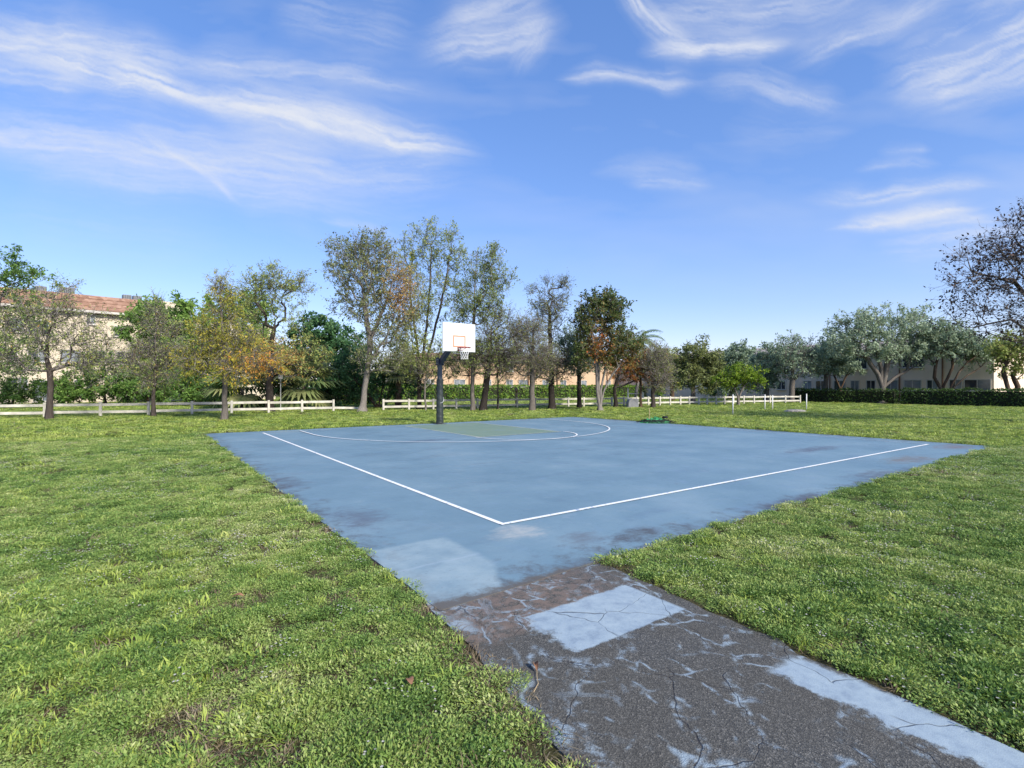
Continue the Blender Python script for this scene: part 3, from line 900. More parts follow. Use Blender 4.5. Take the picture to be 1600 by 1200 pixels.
def prim(nodes, parents, A, bf):
    """joins points A to the skeleton, short paths to the root preferred"""
    nodes, parents = [np.array(p, float) for p in nodes], list(parents)
    plen = [0.0] * len(nodes)
    for i in range(1, len(nodes)):
        plen[i] = plen[parents[i]] + np.linalg.norm(nodes[i] - nodes[parents[i]])
    best = np.full(len(A), 1e9)
    bi = np.zeros(len(A), int)

    def relax(k):
        c = np.linalg.norm(A - nodes[k], axis=1)
        # prefer to grow upwards or outwards rather than back down
        c = c * (1 + 0.5 * np.clip((nodes[k][2] - A[:, 2]) / np.maximum(c, 1e-6), 0, 1)) + bf * plen[k]
        m_ = c < best
        best[m_] = c[m_]
        bi[m_] = k
    for k in range(len(nodes)):
        relax(k)
    done = np.zeros(len(A), bool)
    for _ in range(len(A)):
        i = int(np.argmin(np.where(done, 1e9, best)))
        done[i] = True
        k = int(bi[i])
        p0, p1 = nodes[k], A[i]
        d = np.linalg.norm(p1 - p0)
        nsub = min(3, int(d / 0.9))
        for q in range(nsub):                                     # a long jump becomes a bent limb
            f = (q + 1) / (nsub + 1)
            pm = p0 + (p1 - p0) * f + rng.normal(size=3) * d * 0.05 + np.array([0, 0, -0.10 * d * math.sin(math.pi * f)])
            nodes.append(pm)
            parents.append(k)
            plen.append(plen[k] + np.linalg.norm(pm - nodes[k]))
            k = len(nodes) - 1
            relax(k)
        nodes.append(p1.copy())
        parents.append(k)
        plen.append(plen[k] + np.linalg.norm(p1 - nodes[k]))
        relax(len(nodes) - 1)
    return np.array(nodes), np.array(parents)


def branch_mesh(P, par, rad, flare=1.55, base_z=GZ):
    """tubes along the strands of the skeleton; returns verts, quads, tone (1 = thick)"""
    n = len(P)
    kids = [[] for _ in range(n)]
    for i in range(1, n):
        if par[i] >= 0:
            kids[par[i]].append(i)
    V, F, T = [], [], []
    roots = [(i, None) for i in range(n) if par[i] < 0]
    stack = list(roots)
    while stack:
        s, pa = stack.pop()
        chain = [s] if pa is None else [pa, s]
        c = s
        while kids[c]:
            ks = sorted(kids[c], key=lambda q: -rad[q])
            for q in ks[1:]:
                stack.append((q, c))
            c = ks[0]
            chain.append(c)
        if len(chain) < 2:
            continue
        pts = P[chain]
        rr = rad[chain].copy()
        if pa is not None:
            rr[0] = min(rad[pa], rr[1] * 1.25)
        sides = next(k for lim, k in BARK_SIDES if rr.max() > lim or lim == 0.0)
        tang = np.gradient(pts, axis=0)
        tang = unit(tang)
        ref = np.array([0.31, 0.17, 0.94]) if abs(tang[0][2]) < 0.8 else np.array([1.0, 0.13, 0.0])
        X = unit(np.cross(tang, ref))
        Y = np.cross(tang, X)
        ang = np.arange(sides) * 2 * math.pi / sides
        o = len(V)
        for i in range(len(chain)):
            r_ = rr[i]
            if pa is None:
                h_ = max(0.0, pts[i][2] - base_z)
                r_ *= 1 + (flare - 1) * math.exp(-h_ / 0.35)
            lump = 1.0
            if sides > 5:
                lump = 1 + 0.10 * np.sin(ang * 3 + pts[i][2] * 2.0) * (1.6 if pts[i][2] < 0.4 else 0.7)
            ring = pts[i] + (X[i][None] * np.cos(ang)[:, None] + Y[i][None] * np.sin(ang)[:, None]) * (r_ * np.ones(sides) * lump)[:, None]
            V.extend(ring)
        for i in range(len(chain) - 1):
            tt = min(1.0, max(0.0, (rr[i + 1] - 0.02) / 0.07))
            for j in range(sides):
                F.append((o + i * sides + j, o + i * sides + (j + 1) % sides, o + (i + 1) * sides + (j + 1) % sides, o + (i + 1) * sides + j))
                T.append(tt)
    return np.array(V), np.array(F), np.array(T)


def twig_mesh(A, B, r0, tone):
    """thin three-sided twigs from A to B"""
    d = unit(B - A)
    x = unit(np.cross(d, rng.normal(size=d.shape)))
    y = np.cross(d, x)
    V, n = [], len(A)
    for p, r_ in ((A, r0), (B, r0 * 0.4)):
        for k in range(3):
            a = 2 * math.pi * k / 3
            V.append(p + (x * math.cos(a) + y * math.sin(a)) * np.reshape(r_, (-1, 1)))
    V = np.stack(V, 1).reshape(-1, 3)
    b_ = np.arange(n)[:, None] * 6
    F = np.concatenate([b_ + np.array([[k, (k + 1) % 3, 3 + (k + 1) % 3, 3 + k]]) for k in range(3)], 0)
    return V, F, np.full(len(F), tone)


def leaf_quads(c, axis, nrm, L, W):
    """kite-shaped leaves from stalk point c along axis"""
    axis = unit(axis)
    b_ = unit(np.cross(nrm, axis))
    L, W = np.reshape(L, (-1, 1)), np.reshape(W, (-1, 1))
    n_ = np.cross(axis, b_)
    V = np.stack([c, c + axis * L * 0.45 + b_ * W / 2 + n_ * W * 0.12, c + axis * L, c + axis * L * 0.45 - b_ * W / 2 + n_ * W * 0.12], 1).reshape(-1, 3)
    F = np.arange(len(c) * 4).reshape(-1, 4)
    return V, F


def concat(parts):
    V, F, T, o = [], [], [], 0
    for v, f, t_ in parts:
        if len(v) == 0:
            continue
        V.append(v)
        F.append(f + o)
        T.append(t_)
        o += len(v)
    return np.concatenate(V), np.concatenate(F), np.concatenate(T)


def blob_points(blobs, Y, n, shell=0.35, squash=0.9):
    """points in the crown: ellipses measured on the photograph, as deep as they are wide, at depth Y"""
    w = np.array([bl[2] * bl[3] * (bl[4] if len(bl) > 4 else 1.0) for bl in blobs], float)
    cnt = rng.multinomial(n, w / w.sum())
    out, idx = [], []
    for i, (bl, k) in enumerate(zip(blobs, cnt)):
        d = unit(rng.normal(size=(k, 3)))
        r_ = rng.random(k) ** shell
        c = at(bl[0], Y, bl[1])
        s = Y / FPX
        out.append(np.array(c) + d * r_[:, None] * np.array([bl[2] * s, bl[2] * s * squash, bl[3] * s]))
        idx.append(np.full(k, i))
    return np.concatenate(out), np.concatenate(idx)


def tree(name, label, px, py, blobs, leader, R0, leafm, bark, na=220, nl=6000, lsize=0.09, lw=0.5, bf=0.35, twigs=2, tl=0.45, droop=0.0,
         tone=(0.5, 0.25), tone_blob=None, up=0.35, group='trees round the lawn', clump=1.5, stems=None, cat='tree', shell=0.45, twig_tone=0.0, rt=0.011, Yd=None, blobjit=0):
    """one tree: trunk and limbs grown to fill its crown, twigs, and leaves along the twigs"""
    Y = depth(py) if Yd is None else Yd
    base = np.array(at(px, Y))
    base[2] = GZ - 0.06
    root = thing(name, base.tolist(), label, cat, group)
    A, _ = blob_points(blobs, Y, na, shell)
    A = A[A[:, 2] > 0.5]
    nodes, parents = [base.copy()], [-1]
    for st in (stems or [leader]):
        prev = 0
        pts = [np.array(at(x_, Y, y_)) + np.array([0, dz_ * 1.0, 0]) for x_, y_, dz_ in [(q + (0,))[:3] for q in st]]
        for p in pts:
            a_ = nodes[prev]
            k_ = max(1, int(np.linalg.norm(p - a_) / 0.45))
            for q in range(k_):
                f = (q + 1) / k_
                nodes.append(a_ + (p - a_) * f + rng.normal(size=3) * 0.018 * (1 if f < 1 else 0))
                parents.append(prev)
                prev = len(nodes) - 1
    n_lead = len(nodes)
    P, par = prim(nodes, parents, A, bf)
    n = len(P)
    r2 = np.zeros(n)
    kids = np.bincount(par[par >= 0], minlength=n)
    EXP = 2.2
    order = np.arange(n)[::-1]
    for i in order:                                                # children always follow their parent
        if r2[i] == 0:
            r2[i] = rt ** EXP
        if par[i] >= 0:
            r2[par[i]] += r2[i]
    rad = r2 ** (1 / EXP)
    g = math.log(R0 / rt) / math.log(max(rad[0] / rt, 1.01))
    rad = rt * (rad / rt) ** g
    parts = [branch_mesh(P, par, rad)]
    # twigs
    src = np.arange(n_lead, n)
    src = src[rad[src] < max(0.05, rt * 2.5)]
    cen = A.mean(0)
    S = np.repeat(P[src], twigs, 0)
    own = np.repeat(src, twigs)
    bd = unit(P[own] - P[par[own]])
    d = unit(bd * 0.6 + rng.normal(size=S.shape) * 0.75 + unit(S - cen) * 0.25 + np.array([0, 0, up - droop]))
    ln = tl * (0.5 + rng.random(len(S)))
    E = S + d * ln[:, None]
    parts.append(twig_mesh(S, E, np.full(len(S), rt * 0.75), twig_tone))
    # a second order of finer twigs
    k2 = 2
    f2 = rng.random((len(S), k2)) * 0.7 + 0.25
    S2 = (S[:, None] + (E - S)[:, None] * f2[..., None]).reshape(-1, 3)
    d2 = unit(np.repeat(d, k2, 0) * 0.7 + rng.normal(size=S2.shape) * 0.7 + np.array([0, 0, -droop]))
    E2 = S2 + d2 * (tl * 0.55 * (0.5 + rng.random(len(S2))))[:, None]
    parts.append(twig_mesh(S2, E2, np.full(len(S2), rt * 0.45), twig_tone))
    V, F, T = concat(parts)
    me = fast_mesh('trunk', V - base, F, 4, T, True)
    link('trunk', me, bark, root)
    # leaves
    AA, BB = np.concatenate([S, S2]), np.concatenate([E, E2])
    wts = np.ones(len(AA))
    if clump > 0:                                                  # some twigs carry much, some little
        wts = rng.random(len(AA)) ** (1.0 + 2.0 * clump)
    top = (AA[:, 2] - AA[:, 2].min()) / max(np.ptp(AA[:, 2]), 0.1)
    pick = rng.choice(len(AA), nl, p=wts / wts.sum())
    f = rng.random(nl) ** 0.6
    c = AA[pick] + (BB[pick] - AA[pick]) * f[:, None] + rng.normal(size=(nl, 3)) * lsize * 0.5
    ax = unit((BB - AA)[pick] * 0.7 / tl + rng.normal(size=(nl, 3)) * 0.7 + np.array([0, 0, -0.25 - droop]))
    nr = unit(rng.normal(size=(nl, 3)) * 0.8 + np.array([0, 0, 0.7]) + unit(c - cen) * 0.3)
    Ls = lsize * (0.6 + 0.8 * rng.random(nl))
    LV, LF = leaf_quads(c, ax, nr, Ls, Ls * lw * (0.8 + 0.4 * rng.random(nl)))
    cl = rng.random(len(AA))[pick]
    tn = tone[0] + tone[1] * (0.55 * rng.normal(size=nl) + 1.1 * (cl - 0.5))
    if tone_blob:
        for (bx, by, brx, bry, val, am) in tone_blob:              # a part of the crown that has turned colour
            cc = np.array(at(bx, Y, by))
            s = Y / FPX
            q = np.sqrt(((c[:, 0] - cc[0]) / (brx * s)) ** 2 + ((c[:, 2] - cc[2]) / (bry * s)) ** 2)
            k_ = np.clip(1.4 - q + 0.3 * rng.normal(size=nl), 0, 1) * am
            tn = tn * (1 - k_) + (val + 0.15 * rng.normal(size=nl)) * k_
    keep = LV.reshape(-1, 4, 3)[:, :, 2].min(1) > 0.05
    LV = LV.reshape(-1, 4, 3)[keep].reshape(-1, 3)
    LF = np.arange(len(LV)).reshape(-1, 4)
    me = fast_mesh('crown', LV - base, LF, 4, np.clip(tn[keep], 0.0, 1.0))
    link('crown', me, leafm, root)
    return root


def fan_palm(name, label, px, py, crown_px, crown_py, rpx, nf, leafm, bark, trunk_r=0.13, Yd=None, group='palms behind the fence'):
    """low fan palm: short trunk, stalks with pleated fans"""
    Y = depth(py) if Yd is None else Yd
    base = Vector(at(px, Y))
    root = thing(name, base, label, 'palm', group)
    top = Vector(at(crown_px, Y, crown_py)) - base
    s = Y / FPX * rpx
    MB().tube([(0, 0, -0.05), top * 0.5 + Vector((0.03, 0, 0)), top], [trunk_r * 1.2, trunk_r, trunk_r * 0.8], 8).build('trunk', bark, root, True)
    for k in range(nf):
        az_ = 2 * math.pi * (k * 0.382 + 0.05 * rng.random())
        el_ = R(75 - 105 * (k / nf) + 12 * rng.normal())
        d = Vector((math.cos(az_) * math.cos(el_), math.sin(az_) * math.cos(el_), math.sin(el_)))
        stalk = s * (0.42 + 0.1 * rng.random())
        hub = top + d * stalk
        b_ = MB()
        b_.tube([top, hub], [0.018, 0.012], 4, False)
        side = d.cross(Vector((0, 0, 1)))
        side = side.normalized() if side.length > 0.05 else Vector((1, 0, 0))
        nrm = side.cross(d).normalized()
        nb = 17
        for q in range(nb):
            a = (q / (nb - 1) - 0.5) * R(215)
            dd = (d * math.cos(a) + side * math.sin(a)).normalized()
            ll = s * 0.62 * (0.75 + 0.25 * math.cos(a)) * (0.9 + 0.2 * rng.random())
            p1 = hub + dd * ll * 0.55 + nrm * 0.03
            p2 = hub + dd * ll + Vector((0, 0, -0.28 * ll))
            w = dd.cross(nrm).normalized() * ll * 0.075
            b_.add([hub, p1 + w, p2, p1 - w], [(0, 1, 2, 3)])
        o = b_.build('frond', leafm, root)
        a = o.data.attributes.new('tone', 'FLOAT', 'FACE')
        val = min(1, max(0, 0.68 - 0.25 * math.sin(el_) * 0 + 0.25 * rng.normal()))
        a.data.foreach_set('value', np.clip(val + 0.12 * rng.normal(size=len(o.data.polygons)), 0, 1).astype(np.float32))
    return root


def coconut_palm(name, label, px, py, crown_px, crown_py, rpx, nf, Yd=None):
    Y = depth(py) if Yd is None else Yd
    base = Vector(at(px, Y))
    root = thing(name, base, label, 'palm', 'palms behind the fence')
    top = Vector(at(crown_px, Y, crown_py)) - base
    s = Y / FPX * rpx
    b_ = MB()
    b_.tube([(0, 0, -0.05)] + [top * f + Vector((0.25 * math.sin(f * 3.1), 0, 0)) for f in np.linspace(0.08, 1, 14)], [0.22] + list(np.linspace(0.17, 0.11, 14)), 8)
    b_.build('trunk', 'bark_grey', root, True)
    for k in range(nf):
        az_ = 2 * math.pi * (k * 0.382)
        el_ = R(72 - 95 * k / nf)
        hd = Vector((math.cos(az_), math.sin(az_), 0))
        b_ = MB()
        spine, p, e = [], top.copy(), el_
        for q in range(11):
            spine.append(p.copy())
            p = p + (hd * math.cos(e) + Vector((0, 0, math.sin(e)))) * s * 0.125
            e -= R(11)
        b_.tube(spine, list(np.linspace(0.035, 0.008, 11)), 4, False)
        side = hd.cross(Vector((0, 0, 1))).normalized()
        for q in range(1, 11):
            for h_ in (0.0, 0.5):
                p0 = spine[q - 1].lerp(spine[q], h_)
                t_ = (spine[q] - spine[q - 1]).normalized()
                for sg in (-1, 1):
                    ll = s * 0.30 * math.sin(math.pi * (0.12 + 0.8 * (q + h_) / 11))
                    d = (side * sg + t_ * 0.55 + Vector((0, 0, -0.35))).normalized()
                    w = t_ * ll * 0.09
                    b_.add([p0 - w, p0 + d * ll * 0.5 - w * 0.7, p0 + d * ll + Vector((0, 0, -0.12 * ll)), p0 + d * ll * 0.5 + w], [(0, 1, 2, 3)])
        o = b_.build('frond', 'L_palm', root)
        a = o.data.attributes.new('tone', 'FLOAT', 'FACE')
        a.data.foreach_set('value', np.clip(0.4 + 0.2 * rng.normal() + 0.1 * rng.normal(size=len(o.data.polygons)), 0, 1).astype(np.float32))
    return root


def hedge(name, label, a, bpt, w, h, leafm, dens, lsize, tone=0.5, wob=0.07):
    """clipped hedge: woody core and a skin of leaves"""
    a, bpt = Vector((a[0], a[1], GZ)), Vector((bpt[0], bpt[1], GZ))
    L_ = (bpt - a).length
    d = (bpt - a).normalized()
    sd = Vector((-d.y, d.x, 0))
    root = thing(name, a, label, 'hedge', 'clipped hedges')
    MB().beam(d * 0.15 + Vector((0, 0, h * 0.46)), d * (L_ - 0.15) + Vector((0, 0, h * 0.46)), w * 0.8, h * 0.9).build('branches', 'core', root)
    area = L_ * (2 * h + w) + 2 * w * h
    n = int(area * dens)
    q = rng.random(n) * (2 * h + w)
    s = rng.random(n) * L_
    off = np.where(q < h, -w / 2, np.where(q < 2 * h, w / 2, (q - 2 * h) - w / 2))
    z = np.where(q < h, q, np.where(q < 2 * h, q - h, h))
    ends = rng.random(n) < (2 * w * h) / area
    s = np.where(ends, np.where(rng.random(n) < 0.5, 0, L_), s)
    off = np.where(ends, (rng.random(n) - 0.5) * w, off)
    z = np.where(ends, rng.random(n) * h, z)
    lump = wob * (np.sin(s * 1.9) + np.sin(s * 4.3 + 1) + np.sin(z * 5 + s * 3.1))
    out = rng.normal(size=n) * 0.05 + lump
    cen = np.stack([s, off * (1 + out / (w / 2) * 0.7), z * (1 + out / h * 0.6)], 1)
    nl = np.stack([np.zeros(n), np.sign(off) * (z < h * 0.98), (z >= h * 0.98) * 1.0], 1)
    nr = unit(nl + rng.normal(size=(n, 3)) * 0.55)
    ax = unit(rng.normal(size=(n, 3)) + np.array([0, 0, 0.4]))
    ls = lsize * (0.6 + 0.8 * rng.random(n))
    LV, LF = leaf_quads(cen, ax, nr, ls, ls * 0.6)
    Mx = np.array([[d.x, sd.x, 0], [d.y, sd.y, 0], [0, 0, 1]])
    LV = LV @ Mx.T
    cl = 0.5 + 0.5 * np.sin(s * 1.3 + 2 * np.sin(z * 3)) * 0.4
    me = fast_mesh('foliage', LV, LF, 4, np.clip(tone + 0.25 * rng.normal(size=n) + (cl - 0.5) * 0.4, 0, 1))
    link('foliage', me, leafm, root)
    return root


# --- trees, left to right.  crowns: (centre x, y, half width, half height) as measured on the photograph
tree('broadleaf_tree', 'dense dark green broadleaf tree cut by the left edge of the picture', -30, 641,
     [(20, 425, 52, 38), (-10, 500, 70, 55), (0, 560, 60, 35), (50, 440, 25, 25, 0.6), (-60, 450, 60, 60)], [(-25, 580), (-15, 520), (0, 470)], 0.24, 'L_green', 'bark_dark',
     na=300, nl=17000, lsize=0.17, tone=(0.35, 0.25), clump=0.6)
tree('cypress_tree', 'wide bare-branched tree with grey twigs and rusty leaves before the left building', 77, 655,
     [(85, 530, 92, 55), (55, 490, 60, 38), (145, 560, 50, 32), (25, 565, 38, 30), (100, 470, 28, 25, 0.6)], [(79, 600), (73, 560), (76, 520)], 0.125, 'L_yolive', 'bark_cyp',
     na=330, nl=6000, lsize=0.12, lw=0.38, bf=0.25, twigs=4, tl=0.65, droop=0.1, tone=(0.45, 0.35), up=0.15, rt=0.013, tone_blob=[(150, 560, 45, 30, 0.9, 0.5), (75, 465, 30, 22, 1.0, 0.6)])
tree('broadleaf_shrub', 'big rounded dark green shrub behind the white fence by the left building', 165, 634,
     [(160, 592, 48, 40), (190, 610, 30, 26), (125, 610, 28, 26)], [(163, 615)], 0.12, 'L_green', 'bark_dark', na=160, nl=9500, lsize=0.20, tone=(0.35, 0.3), cat='shrub', group='shrubs behind the fence')
tree('broadleaf_tree', 'small tree with flat green tufts against the cream building wall', 207, 632,
     [(222, 498, 26, 16), (212, 525, 20, 12), (196, 518, 12, 10)], [(206, 590), (210, 550)], 0.10, 'L_green', 'bark_brown', na=60, nl=2600, lsize=0.20, tone=(0.5, 0.25))
tree('cypress_tree', 'slender grey sapling with bare twigs, between the left building and the golden tree', 240, 651.5,
     [(243, 565, 36, 45), (244, 500, 18, 32), (270, 530, 18, 30, 0.6)], [(241, 600), (243, 540), (244, 480)], 0.09, 'L_yolive', 'bark_cyp', na=220, nl=4500, lsize=0.10, lw=0.35, bf=0.15, twigs=6, tl=0.5,
     tone=(0.6, 0.3), up=0.25, rt=0.011)
tree('cypress_tree', 'golden yellow and orange cypress with level grey branches, in front of the fence', 350, 656,
     [(350, 568, 62, 28), (350, 525, 44, 30), (347, 475, 20, 34), (346, 445, 8, 18), (410, 560, 22, 22, 0.7), (302, 560, 26, 20, 0.8)], [(352, 600), (349, 540), (346, 490), (345, 440)], 0.115, 'L_gold', 'bark_grey',
     na=270, nl=12000, lsize=0.13, lw=0.28, bf=0.12, twigs=5, tl=0.55, droop=0.25, tone=(0.42, 0.25), up=0.1, tone_blob=[(408, 570, 32, 30, 1.05, 0.9)], rt=0.012)
tree('broadleaf_tree', 'broad green tree mass behind the golden cypress', 300, 630,
     [(285, 500, 70, 38), (240, 505, 30, 28), (330, 545, 70, 55), (385, 480, 45, 24), (270, 560, 55, 50), (405, 540, 35, 60)], [(300, 590), (305, 540)], 0.4, 'L_green', 'bark_dark',
     na=460, nl=30000, lsize=0.30, lw=0.55, tone=(0.68, 0.25), clump=0.4)
tree('cypress_tree', 'dark-trunked tree with open sprays of leaves high above the green mass', 421, 643.5,
     [(400, 470, 34, 45), (428, 448, 26, 32), (462, 447, 22, 22), (445, 500, 30, 30, 0.5), (455, 560, 60, 32, 1.2), (410, 550, 30, 32, 1.0)], [(422, 590), (424, 540), (430, 500)], 0.22, 'L_yolive', 'bark_dark',
     na=320, nl=12000, lsize=0.14, lw=0.36, bf=0.3, twigs=4, tl=0.5, tone=(0.5, 0.3), up=0.25, tone_blob=[(430, 565, 50, 42, 1.1, 0.95)], rt=0.011)
tree('broadleaf_tree', 'deep green tree standing between the open tall tree and the pale leaning trunk', 512, 632,
     [(498, 535, 42, 40), (530, 565, 50, 50), (468, 560, 26, 45), (545, 600, 45, 30)], [(512, 600), (512, 560)], 0.32, 'L_deep', 'bark_dark', na=300, nl=19000, lsize=0.27, lw=0.55, tone=(0.45, 0.25), clump=0.5)
tree('broadleaf_shrub', 'dark thicket in the gap of the white fence behind the pale trunk', 592, 637.5,
     [(585, 600, 38, 30), (545, 618, 36, 18), (615, 575, 25, 35), (520, 620, 25, 15), (560, 575, 40, 34, 1.3), (640, 600, 26, 22)], [(590, 620), (592, 600)], 0.14, 'L_deep', 'bark_brown', na=240, nl=13000, lsize=0.18, lw=0.4, tone=(0.25, 0.22), cat='shrub',
     stems=[[(575, 618), (572, 595)], [(596, 615), (600, 590)], [(612, 615), (618, 590)]], group='shrubs behind the fence')
for sx_, sy_, rx_, ry_, lab_ in ((20, 612, 40, 22, 'low leafy bush under the left building window at the picture edge'), (100, 610, 30, 20, 'low leafy bush behind the wide bare tree'),
                                 (232, 612, 26, 24, 'leafy bush behind the slender grey sapling'), (290, 606, 34, 30, 'leafy bush left of the golden cypress trunk'),
                                 (335, 612, 26, 22, 'leafy bush right behind the golden cypress trunk')):
    tree('broadleaf_shrub', lab_, sx_, 634.5, [(sx_, sy_, rx_, ry_), (sx_ + rx_ * 0.5, sy_ + 6, rx_ * 0.6, ry_ * 0.6)], [(sx_, 620)], 0.07, 'L_green', 'bark_brown', na=90, nl=4500, lsize=0.19, tone=(0.45, 0.3), cat='shrub', group='shrubs behind the fence')
fan_palm('fan_palm', 'low fan palm left of the dark trunk behind the fence', 378, 639, 378, 606, 62, 26, 'L_palm', 'bark_brown')
fan_palm('fan_palm', 'fan palm right of the street sign behind the fence', 478, 639, 474, 602, 66, 30, 'L_palm', 'bark_brown')
fan_palm('fan_palm', 'small fan palm between the dark trunk and the street sign', 440, 638, 442, 612, 46, 18, 'L_palm', 'bark_brown', 0.1)
fan_palm('fan_palm', 'fan palm with a brown fibrous trunk at the start of the middle fence', 622, 638, 622, 585, 34, 16, 'L_palm', 'bark_brown', 0.22)
tree('broadleaf_tree', 'large olive-brown tree on a pale leaning trunk at the fence gap', 565, 643.8,
     [(572, 430, 58, 52), (600, 480, 52, 52), (535, 405, 26, 30, 0.8), (630, 470, 30, 62), (585, 395, 40, 32), (540, 470, 30, 30, 0.5), (600, 550, 45, 40, 0.7)], [(570, 600), (577, 550), (583, 500)], 0.25, 'L_olive', 'bark_pale',
     na=500, nl=18500, lsize=0.13, lw=0.5, bf=0.5, twigs=4, tl=0.6, tone=(0.38, 0.3), tone_blob=[(630, 455, 26, 55, 1.1, 0.95)], clump=0.7, rt=0.011,
     stems=[[(571, 600), (576, 560), (578, 530), (568, 470)], [(571, 600), (576, 560), (580, 528), (604, 470)]])
tree('feathery_tree', 'tall tree of several upright yellowish stems rising highest, left of the backboard', 655, 640.5,
     [(643, 405, 20, 52), (672, 385, 18, 42), (703, 395, 20, 46), (690, 450, 34, 50), (655, 500, 34, 50), (665, 568, 50, 34, 2.0), (715, 420, 14, 40, 0.6), (630, 540, 26, 40)], [(655, 600)], 0.20, 'L_yolive', 'bark_dark',
     na=460, nl=15500, lsize=0.13, lw=0.45, bf=0.45, twigs=4, tl=0.55, tone=(0.5, 0.25), up=0.6, rt=0.010,
     stems=[[(655, 600), (652, 540), (642, 470), (640, 420)], [(656, 600), (664, 530), (672, 450), (674, 390)], [(656, 598), (676, 530), (695, 450), (702, 400)]])
tree('sapling', 'thin pale sapling between the fence and the padded pole', 665, 642, [(665, 585, 14, 24)], [(664, 610), (666, 570)], 0.055, 'L_olive', 'bark_grey', na=40, nl=500, lsize=0.10, twigs=3, tl=0.4)
tree('feathery_tree', 'tall green feathery tree on a straight pole-like trunk behind the backboard', 738, 642.3,
     [(746, 420, 20, 40), (770, 425, 18, 38), (738, 470, 26, 44), (765, 480, 24, 40), (790, 442, 10, 16), (722, 490, 16, 28), (775, 395, 8, 20), (732, 552, 40, 34, 1.6)], [(738.5, 580), (739, 520), (742, 450), (746, 390)], 0.13, 'L_yolive', 'bark_grey',
     na=340, nl=11500, lsize=0.17, lw=0.30, bf=0.3, twigs=3, tl=0.55, tone=(0.25, 0.3), up=0.8, rt=0.010)
tree('cypress_tree', 'leaning black-trunked cypress with spreading grey limbs right of the backboard', 754, 642,
     [(765, 555, 45, 38), (775, 515, 36, 30), (722, 570, 30, 24), (785, 560, 34, 34)], [(759, 610), (765, 560), (768, 510)], 0.20, 'L_yolive', 'bark_dark',
     na=300, nl=5200, lsize=0.13, lw=0.3, bf=0.2, twigs=6, tl=0.7, tone=(0.45, 0.3), rt=0.014)
tree('sapling', 'thin dark sapling between the leaning cypress and the grey cypress', 778, 640, [(784, 575, 16, 30)], [(778, 600), (777, 560)], 0.06, 'L_olive', 'bark_dark', na=45, nl=350, lsize=0.10, twigs=3, tl=0.45)
tree('cypress_tree', 'grey-trunked cypress nearly bare of leaves in the middle row', 831, 642.2,
     [(828, 562, 42, 32, 1.4), (828, 520, 24, 28), (812, 525, 18, 24)], [(832, 600), (833, 550), (833, 500)], 0.17, 'L_olive', 'bark_grey', na=300, nl=6000, lsize=0.12, lw=0.32, bf=0.15, twigs=6, tl=0.65, tone=(0.5, 0.3), rt=0.012, droop=0.1)
tree('cypress_tree', 'black-trunked open tree with dark leaf tufts at its bare tips', 862, 640.3,
     [(858, 495, 28, 38), (862, 570, 40, 28, 1.4), (878, 447, 9, 8, 1.6), (836, 455, 6, 12, 1.6), (857, 450, 8, 12, 1.4), (872, 475, 14, 18)], [(862, 600), (860, 540), (858, 480)], 0.21, 'L_olive', 'bark_dark',
     na=270, nl=4500, lsize=0.13, lw=0.4, bf=0.2, twigs=5, tl=0.6, tone=(0.35, 0.3), rt=0.014)
tree('cypress_tree', 'short dark-trunked tree with grey-green foliage beside the many-stemmed tree', 905, 638,
     [(905, 565, 34, 24), (892, 535, 22, 24), (915, 550, 20, 24)], [(905, 605), (904, 570)], 0.15, 'L_oak', 'bark_dark', na=200, nl=7500, lsize=0.15, lw=0.5, twigs=4, tl=0.5, tone=(0.3, 0.3), rt=0.012)
tree('many_stemmed_tree', 'pale many-stemmed tree with green, orange and red leaves', 938, 642,
     [(925, 500, 28, 32), (955, 490, 24, 28), (962, 545, 36, 40), (918, 550, 22, 30), (940, 475, 20, 16)], None, 0.16, 'L_mix', 'bark_pale', na=360, nl=15000, lsize=0.16, lw=0.55, bf=0.4, twigs=3, tl=0.45,
     tone=(0.28, 0.25), tone_blob=[(935, 540, 22, 40, 0.8, 0.8), (985, 575, 26, 30, 0.82, 0.7)], rt=0.011,
     stems=[[(933, 610), (931, 570), (925, 520)], [(939, 610), (946, 575), (960, 530)], [(943, 612), (957, 585), (975, 560)], [(936, 608), (935, 560), (945, 500)]])
tree('cypress_tree', 'small orange-leaved tree just right of the many-stemmed tree', 962, 637,
     [(985, 570, 20, 34), (965, 575, 20, 25, 0.7), (998, 585, 12, 18)], [(961, 605), (968, 580)], 0.13, 'L_mix', 'bark_dark', na=120, nl=4200, lsize=0.14, tone=(0.72, 0.22), rt=0.012)
coconut_palm('coconut_palm', 'coconut palm rising behind the orange tree', 992, 628, 995, 536, 42, 22)
tree('sapling', 'thin brown trunk beside the grey utility cover', 1001, 637, [(1000, 560, 16, 26)], [(1001, 600), (1000, 565)], 0.09, 'L_rust', 'bark_brown', na=60, nl=700, lsize=0.12, twigs=3, tl=0.5, tone=(0.6, 0.3))
tree('cypress_tree', 'bare lilac-grey tree behind the green net heap', 1020, 637.2,
     [(1022, 570, 26, 32), (1030, 600, 22, 14)], [(1020, 605), (1021, 560)], 0.14, 'L_olive', 'bark_cyp', na=200, nl=3500, lsize=0.13, lw=0.35, twigs=6, tl=0.65, tone=(0.5, 0.3), bf=0.2, rt=0.016)
tree('broadleaf_tree', 'yellow-green tree leaning over the fence left of the dense oval tree', 1050, 626,
     [(1043, 575, 16, 28), (1055, 590, 14, 20), (1035, 560, 12, 16)], [(1050, 605), (1046, 585)], 0.22, 'L_yolive', 'bark_brown', na=120, nl=5000, lsize=0.26, tone=(0.65, 0.25))
